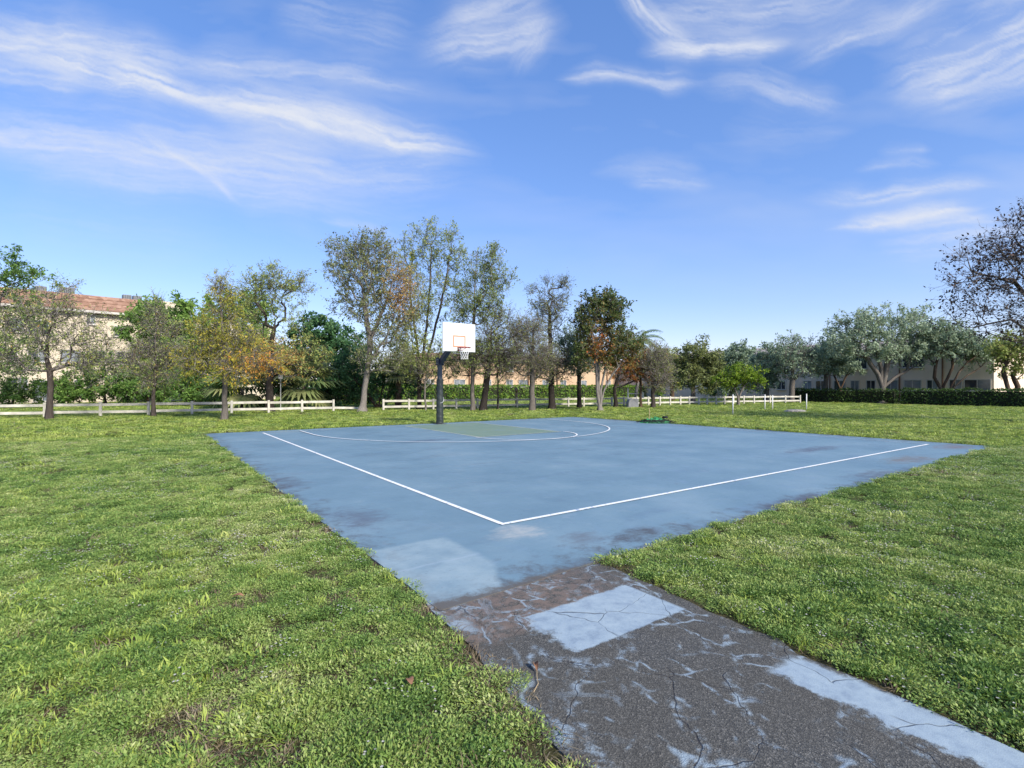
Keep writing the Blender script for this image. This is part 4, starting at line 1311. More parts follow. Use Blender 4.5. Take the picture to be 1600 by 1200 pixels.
tree('broadleaf_tree', 'dense oval olive-green tree at the right end of the middle row', 1083, 631,
     [(1090, 562, 30, 34), (1080, 590, 26, 26), (1108, 580, 18, 34), (1068, 570, 14, 24)], [(1083, 608), (1087, 580)], 0.20, 'L_olive', 'bark_grey', na=240, nl=12500, lsize=0.21, lw=0.5, tone=(0.36, 0.22), clump=0.4)
tree('broadleaf_tree', 'round-topped dark tree behind the lime green one', 1142, 625,
     [(1153, 562, 30, 26), (1135, 595, 26, 22), (1170, 585, 20, 22)], [(1145, 600), (1150, 575)], 0.3, 'L_oak', 'bark_dark', na=220, nl=10500, lsize=0.28, tone=(0.18, 0.22), clump=0.4)
tree('umbrella_tree', 'lime green umbrella-shaped little tree standing on the open lawn', 1154, 633.8,
     [(1160, 586, 32, 12), (1140, 596, 25, 10), (1175, 596, 16, 12)], None, 0.10, 'L_lime', 'bark_grey', na=130, nl=5200, lsize=0.18, lw=0.5, bf=0.5, twigs=2, tl=0.35, tone=(0.5, 0.28),
     stems=[[(1153, 620), (1147, 605), (1140, 596)], [(1155, 620), (1162, 604), (1172, 594)]])
tree('broadleaf_tree', 'grey-green tree right of the lime green one', 1197, 628,
     [(1203, 568, 24, 30), (1195, 595, 20, 18), (1215, 560, 16, 22)], [(1198, 605), (1201, 580)], 0.22, 'L_oak', 'bark_grey', na=190, nl=8500, lsize=0.24, tone=(0.35, 0.25), clump=0.5)
tree('broadleaf_tree', 'open-branched tree at the right end of the fence', 1237, 629.5,
     [(1240, 565, 36, 28), (1245, 542, 26, 18, 0.8), (1270, 570, 16, 20)], [(1237, 605), (1239, 585)], 0.24, 'L_oak', 'bark_grey', na=220, nl=6500, lsize=0.19, tone=(0.25, 0.28), twigs=3, tl=0.7, bf=0.45, rt=0.014)
tree('broadleaf_tree', 'grey-green tree behind the dark hedge between the fence end and the oak', 1288, 626,
     [(1282, 558, 20, 22), (1308, 552, 24, 22), (1295, 572, 26, 12)], [(1290, 600), (1292, 575)], 0.22, 'L_oak', 'bark_grey', na=160, nl=6500, lsize=0.26, tone=(0.25, 0.28), tone_blob=[(1274, 580, 8, 8, 1.0, 0.6)], Yd=53.0)
tree('broadleaf_tree', 'small forked tree before the right building, left of the big oak', 1313, 627,
     [(1300, 578, 20, 8), (1325, 575, 20, 9)], None, 0.15, 'L_oak', 'bark_brown', na=70, nl=2400, lsize=0.24, tone=(0.3, 0.25), stems=[[(1312, 606), (1304, 588)], [(1314, 606), (1323, 587)]])
tree('oak_tree', 'big spreading grey-green oak with a thick forked trunk before the hedge', 1378, 630.8,
     [(1335, 520, 42, 34), (1380, 508, 46, 30), (1420, 530, 40, 38), (1355, 550, 46, 18), (1435, 552, 26, 16), (1312, 540, 22, 20), (1400, 552, 36, 16), (1440, 500, 16, 18)], None, 0.46, 'L_oak', 'bark_grey',
     na=460, nl=19000, lsize=0.20, lw=0.5, bf=0.5, twigs=2, tl=0.6, tone=(0.5, 0.28), clump=0.8, rt=0.014,
     stems=[[(1379, 606), (1372, 585), (1355, 560)], [(1379, 606), (1384, 580), (1390, 550)], [(1380, 606), (1398, 590), (1425, 575)], [(1378, 606), (1377, 575), (1365, 530)]])
tree('many_stemmed_tree', 'grey-green tree with slanting bare stems behind the right hedge', 1480, 626,
     [(1470, 525, 36, 24), (1500, 540, 42, 20), (1530, 552, 26, 16), (1460, 548, 22, 14)], None, 0.20, 'L_oak', 'bark_brown', na=300, nl=12000, lsize=0.22, tone=(0.38, 0.28), bf=0.5, rt=0.014, clump=0.7,
     stems=[[(1470, 608), (1460, 590), (1462, 570)], [(1474, 604), (1488, 575)], [(1484, 608), (1498, 582), (1512, 566)], [(1490, 606), (1512, 586), (1532, 574)]], Yd=46.3)
tree('broadleaf_tree', 'yellowish tree before the lit end wall at the right edge', 1585, 626,
     [(1570, 545, 28, 18), (1600, 540, 36, 26), (1590, 575, 30, 14, 0.7)], None, 0.26, 'L_yolive', 'bark_brown', na=180, nl=5200, lsize=0.22, tone=(0.55, 0.25), bf=0.5, rt=0.014,
     stems=[[(1575, 608), (1568, 580), (1575, 556)], [(1590, 604), (1582, 586), (1600, 560)]], Yd=42.0)
tree('purple_leaved_tree', 'large near tree with dark purple-brown leaves reaching in from the right edge', 1790, 664,
     [(1560, 470, 75, 60), (1545, 420, 55, 50), (1600, 380, 60, 60), (1650, 420, 90, 110), (1590, 510, 70, 30), (1740, 380, 110, 120), (1500, 455, 30, 22, 0.6)], [(1788, 600), (1770, 540), (1745, 480)], 0.34, 'L_purple', 'bark_dark',
     na=560, nl=9500, lsize=0.12, lw=0.5, bf=0.45, twigs=3, tl=0.6, tone=(0.4, 0.3), clump=0.5, rt=0.010, Yd=21.0)
tree('round_shrub', 'small round bright green shrub behind the middle fence', 1031, 621.5, [(1031, 612, 6, 8)], [(1031, 616)], 0.05, 'L_hedge', 'bark_brown', na=40, nl=1500, lsize=0.24, tone=(0.6, 0.25), cat='shrub', group='shrubs behind the fence')
tree('round_shrub', 'dark low shrub under the lime green tree', 1125, 622, [(1120, 608, 20, 10), (1140, 610, 14, 9)], [(1122, 614)], 0.06, 'L_deep', 'bark_brown', na=50, nl=2400, lsize=0.3, tone=(0.3, 0.25), cat='shrub', group='shrubs behind the fence')

# ------------------------------------------------------------------ hedges
h0, h1 = at(545, 44), at(735, 61)
hedge('hedge', 'bright green clipped hedge behind the middle fence, left of the backboard pole', (h0.x, h0.y), (h1.x, h1.y), 1.4, 1.62, 'L_hedge', 70, 0.19, 0.45)
h2 = at(1005, 80)
h1b = at(736.5, 61.3)
hedge('hedge', 'long bright green clipped hedge before the peach building', (h1b.x, h1b.y), (h2.x, h2.y), 1.4, 1.62, 'L_hedge', 60, 0.21, 0.5)
a_, b_ = at(1242, 52.5), at(1402, 46.6)
hedge('hedge', 'dark clipped hedge behind the big oak, left of the gap', (a_.x, a_.y), (b_.x, b_.y), 1.3, 1.25, 'L_rhedge', 90, 0.16, 0.4)
a_, b_ = at(1411, 44.8), at(1680, 37.0)
hedge('hedge', 'dark clipped hedge right of the gap, running to the right edge', (a_.x, a_.y), (b_.x, b_.y), 1.3, 1.30, 'L_rhedge', 100, 0.15, 0.4)

# ------------------------------------------------------------------ fence
def ray_on(px, A, B):
    """where the sight line of column px crosses the line A-B on the ground"""
    k = (px - 800.0) / FPX
    dx, dy = B[0] - A[0], B[1] - A[1]
    t_ = (k * A[1] - A[0]) / (dx - k * dy)
    return Vector((A[0] + dx * t_, A[1] + dy * t_, GZ))


FH = 0.76


def fence_run(label, posts, skip_top=(), skip_all=(), tail=None):
    root = thing('rail_fence', posts[0], label, 'fence', 'white two-rail fence')
    o0 = posts[0]
    for i, p in enumerate(posts):
        q = posts[min(i + 1, len(posts) - 1)] if i < len(posts) - 1 else posts[i - 1]
        an = math.atan2(q.y - p.y, q.x - p.x)
        lean = Matrix.Rotation(an, 3, 'Z') @ Matrix.Rotation(rng.normal() * 0.012, 3, 'X')
        b_ = MB().box((0, 0, 0), (0.125, 0.125, FH + 0.12), lean)
        b_.v = [tuple(Vector(v_) + (p - o0) + Vector((0, 0, FH / 2 - 0.04))) for v_ in b_.v]
        b_.build('post', 'fence', root, bevel=0.012)
    for i in range(len(posts) - 1):
        if i in skip_all:
            continue
        p, q = posts[i] - o0, posts[i + 1] - o0
        d = (q - p).normalized() * 0.02
        for k, z in enumerate((0.27, 0.645)):
            if k == 1 and i in skip_top:
                continue
            w1, w2 = rng.normal(size=2) * 0.008
            MB().beam(p + d * 3.2 + Vector((0, 0, z + w1)), q - d * 3.2 + Vector((0, 0, z + w2)), 0.04, 0.135).build('rail', 'fence', root, bevel=0.006)
    if tail is not None:
        MB().beam(posts[-1] - o0 + Vector((0.07, 0, 0.27)), tail - o0 + Vector((0, 0, 0.22)), 0.04, 0.135).build('rail', 'fence', root, bevel=0.006)
    return root


FA, FB = (-26.6, 24.55), (-11.09, 32.23)
fence_run('white two-rail fence left of the gap, in front of the left building', [ray_on(x_, FA, FB) for x_ in (-110, -20, 70, 157, 232, 300, 362, 420, 472, 521)], tail=ray_on(560, FA, FB))
GA, GB = (-8.3, 33.5), (12.2, 42.6)
p2 = [ray_on(x_, GA, GB) for x_ in (599, 639, 677, 713, 746, 778, 808, 836, 863, 888, 912, 934, 956, 975, 995, 1013, 1031, 1047, 1063, 1077, 1092, 1105)]
GC, GD = (p2[-1].x, p2[-1].y), (27.1, 48.6)
p3 = [ray_on(x_, GC, GD) for x_ in (1119, 1132, 1146, 1162, 1178, 1203, 1227, 1250)]
fence_run('white two-rail fence along the tree row, right of the gap', p2 + p3)

# ------------------------------------------------------------------ buildings
def window(root, pos, xdir, w, h, pane='glass', sashes=2, proud=0.0):
    """window set in a wall: frame, panes and sill; pos = centre, relative to the building's base"""
    nrm = Vector((xdir.y, -xdir.x, 0))
    c = pos + nrm * 0.03
    fr = MB()
    up = Vector((0, 0, 1))
    t_ = 0.07
    for s in (-1, 1):
        fr.beam(c + xdir * s * (w / 2) - up * h / 2, c + xdir * s * (w / 2) + up * h / 2, t_, 0.09, nrm)
        fr.beam(c - xdir * (w / 2 + t_ / 2) + up * s * h / 2, c + xdir * (w / 2 + t_ / 2) + up * s * h / 2, 0.094, t_)
    wn_ = fr.build('window', 'trim', root)
    for k in range(sashes):
        x0 = -w / 2 + w * k / sashes + 0.02
        x1 = -w / 2 + w * (k + 1) / sashes - 0.02
        off = nrm * (-0.004 - 0.012 * (k % 2))
        pa = MB()
        pa.quad(c + off + xdir * x0 - up * (h / 2 - 0.03), c + off + xdir * x1 - up * (h / 2 - 0.03), c + off + xdir * x1 + up * (h / 2 - 0.03), c + off + xdir * x0 + up * (h / 2 - 0.03))
        pa.build('pane', pane if (k == 0 or pane == 'pale_glass') else ('glass' if rng.random() < 0.5 else 'pale_glass'), wn_)
        if k:
            MB().beam(c + nrm * 0.012 + xdir * (x0 - 0.02) - up * h / 2, c + nrm * 0.012 + xdir * (x0 - 0.02) + up * h / 2, 0.05, 0.04, nrm).build('mullion', 'trim', wn_)
    MB().beam(c - xdir * (w / 2 + 0.1) - up * (h / 2 + 0.07) + nrm * 0.04, c + xdir * (w / 2 + 0.1) - up * (h / 2 + 0.07) + nrm * 0.04, 0.16, 0.07).build('sill', 'trim', wn_)
    return wn_


def wall_block(root, name, A, xdir, L_, D, z0, z1, m):
    """block with its front face from A along xdir, reaching back by D"""
    back = Vector((-xdir.y, xdir.x, 0))
    c = A + xdir * L_ / 2 + back * D / 2
    return MB().beam(Vector((c.x, c.y, (z0 + z1) / 2)) - xdir * L_ / 2, Vector((c.x, c.y, (z0 + z1) / 2)) + xdir * L_ / 2, D, z1 - z0).build(name, m, root)


# left building: three storeys, cream, tiled mansard, units on the roof
LA = Vector((*at(-160, 41.0).xy, GZ))
LB = Vector((*at(232, 52.6).xy, GZ))
xd = (LB - LA).normalized()
LL = (LB - LA).length
lb = thing('apartment_building', LA, 'cream three-storey apartment building with terracotta mansard roof behind the left trees', 'building')
EAVE, RTOP = 8.75, 10.35
O = Vector((0, 0, 0))
wall_block(lb, 'wall', O, xd, LL, 14.0, -0.1, EAVE, 'cream')
bk = Vector((-xd.y, xd.x, 0))
roof = MB().beam(xd * (LL * 0.0) + bk * 7.6 + Vector((0, 0, EAVE + 0.75)), xd * (LL * 1.0) + bk * 7.6 + Vector((0, 0, EAVE + 0.75)), 12.6, 1.5).build('roof', 'roofing', lb)
NR = 8
for k in range(NR):                                                # courses of tile up the mansard slope
    f0, f1 = k / NR, (k + 1) / NR
    p0 = bk * (-0.45 + 1.6 * f0) + Vector((0, 0, EAVE + 0.05 + (RTOP - EAVE) * f0))
    p1 = bk * (-0.45 + 1.6 * f1) + Vector((0, 0, EAVE + 0.05 + (RTOP - EAVE) * f1))
    c = (p0 + p1) / 2
    sl_ = (p1 - p0).normalized()
    b_ = MB()
    tilt = sl_.cross(xd).normalized()
    b_.beam(c + tilt * 0.03 * (k % 2), c + xd * LL + tilt * 0.03 * (k % 2), 0.12, (p1 - p0).length * 0.93, sl_)
    b_.build('tile_course', 'tile', roof)
MB().beam(bk * -0.35 + Vector((0, 0, EAVE - 0.08)), bk * -0.35 + xd * LL + Vector((0, 0, EAVE - 0.08)), 0.5, 0.22).build('eave', 'trim', lb)
wall_block(lb, 'stair_tower', xd * (LL + 0.02) - bk * 0.6, xd, 3.6, 12.0, -0.1, 10.3, 'cream')
wall_block(lb, 'wing', xd * (LL + 3.64) + bk * 0.4, xd, 9.0, 12.0, -0.1, EAVE, 'cream')


def on_wall(px, A, d):
    k = (px - 800.0) / FPX
    return (k * A.y - A.x) / (d.x - k * d.y)


for px_, z_, w_, h_, pn_ in ((141, 7.9, 0.75, 0.75, 'glass'), (60, 7.0, 1.4, 1.2, 'glass'), (20, 7.0, 1.4, 1.2, 'glass'), (28, 1.75, 1.3, 1.2, 'glass'), (66, 1.2, 1.2, 1.9, 'pale_glass'), (10, 4.4, 1.4, 1.2, 'glass'),
                            (60, 4.4, 1.4, 1.2, 'glass'), (110, 4.4, 1.4, 1.2, 'pale_glass'), (150, 4.4, 1.4, 1.2, 'glass'), (195, 4.4, 1.3, 1.2, 'glass'), (205, 1.6, 1.3, 1.2, 'glass'), (130, 1.6, 1.3, 1.2, 'pale_glass'), (190, 7.0, 1.2, 1.0, 'glass')):
    s_ = on_wall(px_, LA, xd)
    window(lb, xd * s_ + Vector((0, 0, z_)), xd, w_, h_, pn_)
tA = LA + xd * (LL + 0.02) - bk * 0.6
for px_, z_ in ((241, 4.4), (241, 1.6)):
    s_ = on_wall(px_, tA, xd)
    window(lb, tA - LA + xd * s_ + Vector((0, 0, z_)), xd, 1.3, 1.0, 'glass')
for px_ in (8, 131):
    s_ = on_wall(px_, LA, xd)
    MB().beam(xd * s_ - bk * 0.12 + Vector((0, 0, 0)), xd * s_ - bk * 0.12 + Vector((0, 0, EAVE - 0.2)), 0.35, 0.22, bk).build('pilaster', 'cream', lb)
for px_ in (226, 229.5):
    s_ = on_wall(px_, LA, xd)
    MB().tube([xd * s_ - bk * 0.10, xd * s_ - bk * 0.10 + Vector((0, 0, EAVE - 2.3))], 0.06, 6).build('downpipe', 'downpipe', lb)
names_ = ('leftmost roof unit, half hidden by tree leaves', 'large ribbed grey roof unit on the tiled building', 'left one of the pair of small roof units', 'right one of the pair of small roof units')
for (x0, x1, y0, nm) in ((56, 71, 449, names_[0]), (95, 114, 450, names_[1]), (192, 204, 466, names_[2]), (208, 220, 469, names_[3])):
    xm = (x0 + x1) / 2
    s_ = on_wall(xm, LA + bk * 3.0, xd)
    p = LA + bk * 3.0 + xd * s_
    w_ = (x1 - x0) / FPX * p.y
    z1_ = CAM_H + (HPX - y0) / FPX * p.y
    zb = GZ + EAVE + 1.5 + 0.005
    h_ = max(0.8, z1_ - zb)
    u_ = thing('roof_air_unit', (p.x, p.y, zb), nm, 'air unit', 'roof air units', math.atan2(xd.y, xd.x))
    MB().box((0, 0, h_ / 2), (w_ * 0.92, w_ * 0.9, h_)).build('casing', 'ac', u_, bevel=0.03)
    nr_ = max(4, int(w_ / 0.14))
    for k in range(nr_):
        MB().box(((k + 0.5) / nr_ * w_ * 0.92 - w_ * 0.46, -w_ * 0.45 - 0.02, h_ * 0.5), (0.05, 0.04, h_ * 0.86)).build('louver', 'grey_steel', u_)

# middle building: peach, two storeys, behind the hedge
MA = Vector((*at(655, 65).xy, GZ))
MBp = Vector((*at(1062, 92).xy, GZ))
xm = (MBp - MA).normalized()
ML = (MBp - MA).length
bm_ = Vector((-xm.y, xm.x, 0))
mbld = thing('apartment_building', MA, 'peach two-storey building seen between trunks behind the long hedge', 'building')
wall_block(mbld, 'wall', O, xm, ML, 12, -0.1, 5.2, 'peach')
r_ = MB()
for s_ in (0,):
    e0 = -bm_ * 0.6 + Vector((0, 0, 5.2))
    r_.add([e0 - xm * 0.5, e0 + xm * (ML + 0.5), bm_ * 6 + xm * (ML - 3) + Vector((0, 0, 6.3)), bm_ * 6 + xm * 3 + Vector((0, 0, 6.3)),
            bm_ * 12.6 - xm * 0.5 + Vector((0, 0, 5.2)), bm_ * 12.6 + xm * (ML + 0.5) + Vector((0, 0, 5.2))], [(0, 1, 2, 3), (4, 3, 2, 5), (0, 3, 4), (1, 5, 2), (0, 4, 5, 1)])
r_.build('roof', 'tile', mbld)
for px_ in (672, 718, 762, 796, 818, 852, 880, 912, 950, 1030):
    s_ = on_wall(px_, MA, xm)
    window(mbld, xm * s_ + Vector((0, 0, 2.0)), xm, 1.6 if px_ in (718, 818) else 1.05, 1.0, 'glass' if px_ % 2 else 'pale_glass')
    if px_ in (796,):
        window(mbld, xm * s_ + Vector((0, 0, 4.2)), xm, 1.2, 1.0, 'glass')
for px_ in (733, 825, 870, 948):
    s_ = on_wall(px_, MA, xm)
    MB().tube([xm * s_ - bm_ * 0.1, xm * s_ - bm_ * 0.1 + Vector((0, 0, 5.5))], 0.09, 6).build('downpipe', 'downpipe', mbld)

# right building: tan, two storeys, shaded long face, lit end wall
RB = Vector((*at(1553, 47.0).xy, GZ))
xr = Vector((-(UY[0]), -(UY[1]), 0))                               # runs towards the camera's right
RL = 46.0
RA = RB - xr * RL
rb = thing('apartment_building', RA, 'tan two-storey building behind the dark hedges with a lit end wall', 'building')
br_ = Vector((-xr.y, xr.x, 0))
wall_block(rb, 'wall', O, xr, RL, 14.0, -0.1, 5.4, 'tan')
r_ = MB()
e0 = -br_ * 0.7 + Vector((0, 0, 5.4))
r_.add([e0 - xr * 0.5, e0 + xr * (RL + 0.5), br_ * 7 + xr * (RL - 5) + Vector((0, 0, 6.9)), br_ * 7 + xr * 5 + Vector((0, 0, 6.9)),
        br_ * 14.7 - xr * 0.5 + Vector((0, 0, 5.4)), br_ * 14.7 + xr * (RL + 0.5) + Vector((0, 0, 5.4))], [(0, 1, 2, 3), (4, 3, 2, 5), (0, 3, 4), (1, 5, 2), (0, 4, 5, 1)])
r_.build('roof', 'roofing', rb)
for px_, w_, pn_ in ((1221, 1.6, 'glass'), (1262, 1.4, 'pale_glass'), (1283, 1.8, 'glass'), (1312, 1.8, 'glass'), (1336, 1.3, 'pale_glass'), (1361, 1.3, 'glass'), (1392, 2.0, 'pale_glass'), (1426, 2.3, 'pale_glass'), (1457, 1.4, 'glass'), (1493, 1.5, 'glass'), (1527, 3.0, 'glass')):
    s_ = on_wall(px_, RA, xr)
    window(rb, xr * s_ + Vector((0, 0, 1.72)), xr, w_ * 0.62, 1.0, pn_)
for px_, w_ in ((1282, 1.5), (1345, 1.2), (1426, 1.7)):
    s_ = on_wall(px_, RA, xr)
    window(rb, xr * s_ + Vector((0, 0, 4.15)), xr, w_, 1.3, 'glass')
for px_ in (1297, 1406, 1473):
    s_ = on_wall(px_, RA, xr)
    MB().tube([xr * s_ - br_ * 0.1, xr * s_ - br_ * 0.1 + Vector((0, 0, 5.3))], 0.07, 6).build('downpipe', 'downpipe', rb)

# far wood that closes the horizon behind everything
n = 16000
xs = rng.random(n) * 330 - 165
ys = 135 + rng.random(n) * 14 + 0.05 * np.abs(xs)
hh = 5.0 + 1.2 * np.sin(xs * 0.11) + 0.9 * np.sin(xs * 0.37 + 1) + 0.5 * np.sin(xs * 0.9)
zs = rng.random(n) ** 0.8 * hh
c = np.stack([xs, ys, zs], 1)
ls = 0.9 * (0.6 + 0.8 * rng.random(n))
LV, LF = leaf_quads(c, rng.normal(size=(n, 3)), unit(rng.normal(size=(n, 3)) + np.array([0, -0.5, 0.6])), ls, ls * 0.7)
fw = link('far_wood', fast_mesh('far_wood', LV, LF, 4, np.clip(0.35 + 0.3 * rng.normal(size=n), 0, 1)), 'L_deep')
tag(fw, 'low band of dark green woodland far behind the buildings', 'woodland', kind='stuff')

# ------------------------------------------------------------------ small things
p = at(438.5, depth(642.5))
sg = thing('street_sign', p, 'small white sign on a thin metal post behind the left fence', 'sign')
s_ = p.y / FPX
hs = CAM_H - GZ + (HPX - 581) * s_
MB().tube([(0, 0, -0.05), (0, 0, hs - 0.02)], 0.028, 6).build('post', 'galv', sg)
sf = MB().box((0, -0.035, hs - 0.22), (0.30, 0.012, 0.44)).build('sign_panel', 'sign', sg, bevel=0.003)
b_ = MB()
for k, (w_, z_) in enumerate(((0.16, 0.10), (0.20, 0.05), (0.12, -0.02), (0.18, -0.08))):
    b_.box((0.0, -0.043, hs - 0.22 + z_), (w_, 0.003, 0.022))
b_.build('lettering', 'ink', sf)

p = at(988, depth(636.8))
cb = thing('utility_cover', p, 'grey rounded utility cover beside the fence', 'utility cover')
s_ = p.y / FPX
w_, h_ = 16 * s_, 14 * s_
vs, fs = [], []
prof = [(-0.5, 0.0), (-0.5, 0.55), (-0.44, 0.78), (-0.32, 0.93), (-0.1, 1.0), (0.2, 1.0), (0.5, 0.98), (0.5, 0.0)]
for yy_ in (-0.4, 0.4):
    vs += [(x_ * w_, yy_, z_ * h_) for x_, z_ in prof]
k = len(prof)
fs = [tuple(range(k)), tuple(range(2 * k - 1, k - 1, -1))] + [(i, k + i, k + (i + 1) % k, (i + 1) % k) for i in range(k)]
b_ = MB()
b_.add(vs, fs)
b_.build('shell', 'cabinet', cb, bevel=0.05)
MB().box((0, 0, 0.03), (w_ * 1.25, 1.0, 0.10)).build('plinth', 'stone', cb)
p = at(1001, depth(637.2)) + Vector((-0.35, 0.9, 0))
bf_ = thing('pipe_stand', p, 'white pipes with a small meter box beside the grey cover', 'pipes')
hp = 1.45
for x_, top_ in ((-0.38, hp), (0.62, hp)):
    MB().tube([(x_, 0, -0.05), (x_, 0, top_)], 0.05, 7).build('pipe', 'white_pipe', bf_)
MB().tube([(-0.38, 0.0, 1.05), (0.62, 0.0, 1.05)], 0.035, 6).build('cross_pipe', 'white_pipe', bf_)
MB().box((0.66, -0.12, 0.95), (0.26, 0.16, 0.45)).build('meter_box', 'white_pipe', bf_, bevel=0.02)
MB().box((-0.30, -0.1, 0.33), (0.16, 0.2, 0.7)).build('cover_post', 'white_pipe', bf_, bevel=0.02)
MB().box((0.22, -0.1, 0.33), (0.16, 0.2, 0.7)).build('cover_post', 'white_pipe', bf_, bevel=0.02)

for px_, py_, pt_, lab in ((1145, 648.5, 617, 'white post nearest the court, below the lime green tree'), (1195, 640.5, 617, 'left one of two white posts standing close together on the lawn'),
                           (1207, 640.5, 618, 'right one of two white posts standing close together on the lawn'), (1260, 640.5, 616, 'rightmost white post on the lawn, before the dark hedge')):
    Y_ = depth(py_)
    p = at(px_, Y_)
    h_ = (HPX - pt_) / FPX * Y_ + CAM_H - GZ
    w = thing('lawn_post', p, lab, 'post', 'white posts on the lawn')
    MB().tube([(0, 0, -0.05), (0.01, 0, h_)], [0.036, 0.034], 8).build('shaft', 'white_pipe', w, True)
    MB().tube([(0.01, 0, h_ - 0.01), (0.01, 0, h_ + 0.03)], [0.044, 0.02], 8).build('cap', 'white_pipe', w)
b_ = MB()
p = at(1200, depth(640.5))
ring = [(p.x + (1.5 + 0.2 * math.sin(3 * a)) * math.cos(a) * 0.9, p.y + 1.1 * math.sin(a), GZ + 0.012) for a in np.linspace(0, 2 * math.pi, 24)[:-1]]
b_.add(ring, [tuple(range(len(ring)))])
tag(b_.build('sand_patch', 'sand'), 'bare sandy patch under the two white posts', 'sand', kind='structure')
p = at(1242, depth(644))
b_ = MB()
for i_, (r_, z_) in enumerate(((0.62, -0.03), (0.66, 0.07), (0.50, 0.16), (0.2, 0.19))):
    b_.v += [(r_ * (1 + 0.12 * math.sin(3 * a + i_)) * math.cos(a), 0.6 * r_ * (1 + 0.1 * math.cos(2 * a)) * math.sin(a), z_) for a in np.linspace(0, 2 * math.pi, 13)[:-1]]
b_.f = [(i * 12 + j, i * 12 + (j + 1) % 12, (i + 1) * 12 + (j + 1) % 12, (i + 1) * 12 + j) for i in range(3) for j in range(12)] + [tuple(36 + j for j in range(12))]
o = b_.build('flat_stone', 'stone')
o.location = p
tag(o, 'flat grey stone lying on the lawn below the rightmost white post', 'stone')
p = at(807, depth(638)) + Vector((0, 1.2, 0))
tp = thing('short_post', p, 'short tan post with a rounded head in front of the long hedge', 'post')
MB().tube([(0, 0, -0.05), (0, 0, 1.15)], [0.10, 0.09], 8).build('shaft', 'tan_post', tp)
MB().tube([(0, 0, 1.15), (0, 0, 1.22), (0, 0, 1.38), (0, 0, 1.47), (0, 0, 1.5)], [0.10, 0.15, 0.15, 0.09, 0.02], 9).build('head', 'tan_post', tp, True)

# heap of green netting with a stick in it, on the far edge of the court
p = UV(14.72, 9.75, 0)
hp_ = thing('net_heap', p, 'heap of green netting with black rope and an upright stick on the court edge', 'netting')
nu, nv = 56, 30
vs, fs = [], []
for i in range(nu + 1):
    for j in range(nv + 1):
        x_, y_ = (i / nu - 0.5) * 1.35, (j / nv - 0.5) * 0.75
        e_ = max(0.0, 1 - (x_ / 0.66) ** 2 - (y_ / 0.36) ** 2)
        z_ = 0.22 * e_ ** 0.6 * (0.72 + 0.28 * math.sin(x_ * 9 + 1) * math.cos(y_ * 11 + x_ * 5)) + 0.05 * e_ ** 0.5 * math.sin(x_ * 31 + 6 * math.sin(y_ * 14)) + 0.025 * e_ ** 0.5 * rng.normal()
        vs.append((x_, y_, max(0.004, z_)))
for i in range(nu):
    for j in range(nv):
        a = i * (nv + 1) + j
        if max(vs[a][2], vs[a + 1][2], vs[a + nv + 1][2], vs[a + nv + 2][2]) > 0.006:
            fs.append((a, a + nv + 1, a + nv + 2, a + 1))
b_ = MB()
b_.add(vs, fs)
b_.build('netting', 'green_net', hp_)
for k in range(5):
    ph = rng.random() * 6
    b_ = MB()
    r0_ = 0.40 + 0.06 * k
    b_.tube([(1.30 * r0_ * math.cos(a) * (1 + 0.1 * math.sin(3 * a + ph)), 0.66 * r0_ * math.sin(a), 0.03 + 0.17 * max(0, 1 - (r0_ / 0.62) ** 2) + 0.03 * math.sin(5 * a + ph) ** 2) for a in np.linspace(ph, ph + 4.6, 34)], 0.016, 5)
    b_.build('rope', 'black_rope', hp_)
b_ = MB()
b_.tube([(0.42 + 0.09 * math.cos(a), -0.02 + 0.08 * math.sin(a), 0.25 + 0.02 * math.sin(2 * a)) for a in np.linspace(0, 6.2, 14)], 0.045, 6)
b_.build('rope_coil', 'black_rope', hp_)
b_ = MB()
b_.tube([(-0.25, 0.0, 0.1), (-0.245, 0, 0.5), (-0.25, 0.01, 0.64)], 0.013, 6)
b_.tube([(-0.25, 0.0, 0.24), (-0.29, 0.0, 0.14)], 0.010, 5)
b_.build('stick', 'straw', hp_)


# fallen leaves
def dry_leaf(loc, rz, L_, W_, label, stem=None, curl=0.3, name='fallen_leaf'):
    root = thing(name, loc, label, 'leaf', None, rz)
    nx, ny = 8, 4
    vs, fs = [], []
    for i in range(nx + 1):
        f = i / nx
        w = W_ * (math.sin(math.pi * min(1, f * 0.93 + 0.05)) ** 0.8)
        for j in range(ny + 1):
            g_ = j / ny - 0.5
            vs.append((f * L_, g_ * w, 0.006 + abs(g_) * 2 * w * curl * (0.6 + 0.4 * f) + 0.012 * math.sin(f * 3.1)))
    fs = [(i * (ny + 1) + j, (i + 1) * (ny + 1) + j, (i + 1) * (ny + 1) + j + 1, i * (ny + 1) + j + 1) for i in range(nx) for j in range(ny)]
    b_ = MB()
    b_.add(vs, fs)
    b_.build('blade', 'dry_leaf', root, True)
    if stem:
        MB().tube([Vector((0, 0, 0.008))] + [Vector(q) for q in stem], 0.002, 5).build('stem', 'straw', root)
    return root


q = Vector(at(839, depth(1050)))
dry_leaf((q.x, q.y, 0.0), R(100), 0.075, 0.030, 'dry curled leaf with a long pale stem lying on the path', [(-0.05, 0.012, 0.006), (-0.12, 0.02, 0.006), (-0.19, 0.06, 0.006)], 0.9)
q = Vector(at(643, depth(1080)))
dry_leaf((q.x, q.y, 0.03), R(120), 0.06, 0.04, 'reddish dead leaf in the grass left of the path')
q = Vector(at(362, depth(943)))
dry_leaf((q.x, q.y, 0.04), R(10), 0.085, 0.045, 'orange dead leaf in the lawn, far left of the court patch')

# ------------------------------------------------------------------ lawn plants (stuff, instanced)
protos = bpy.data.collections.new('lawn_plants')


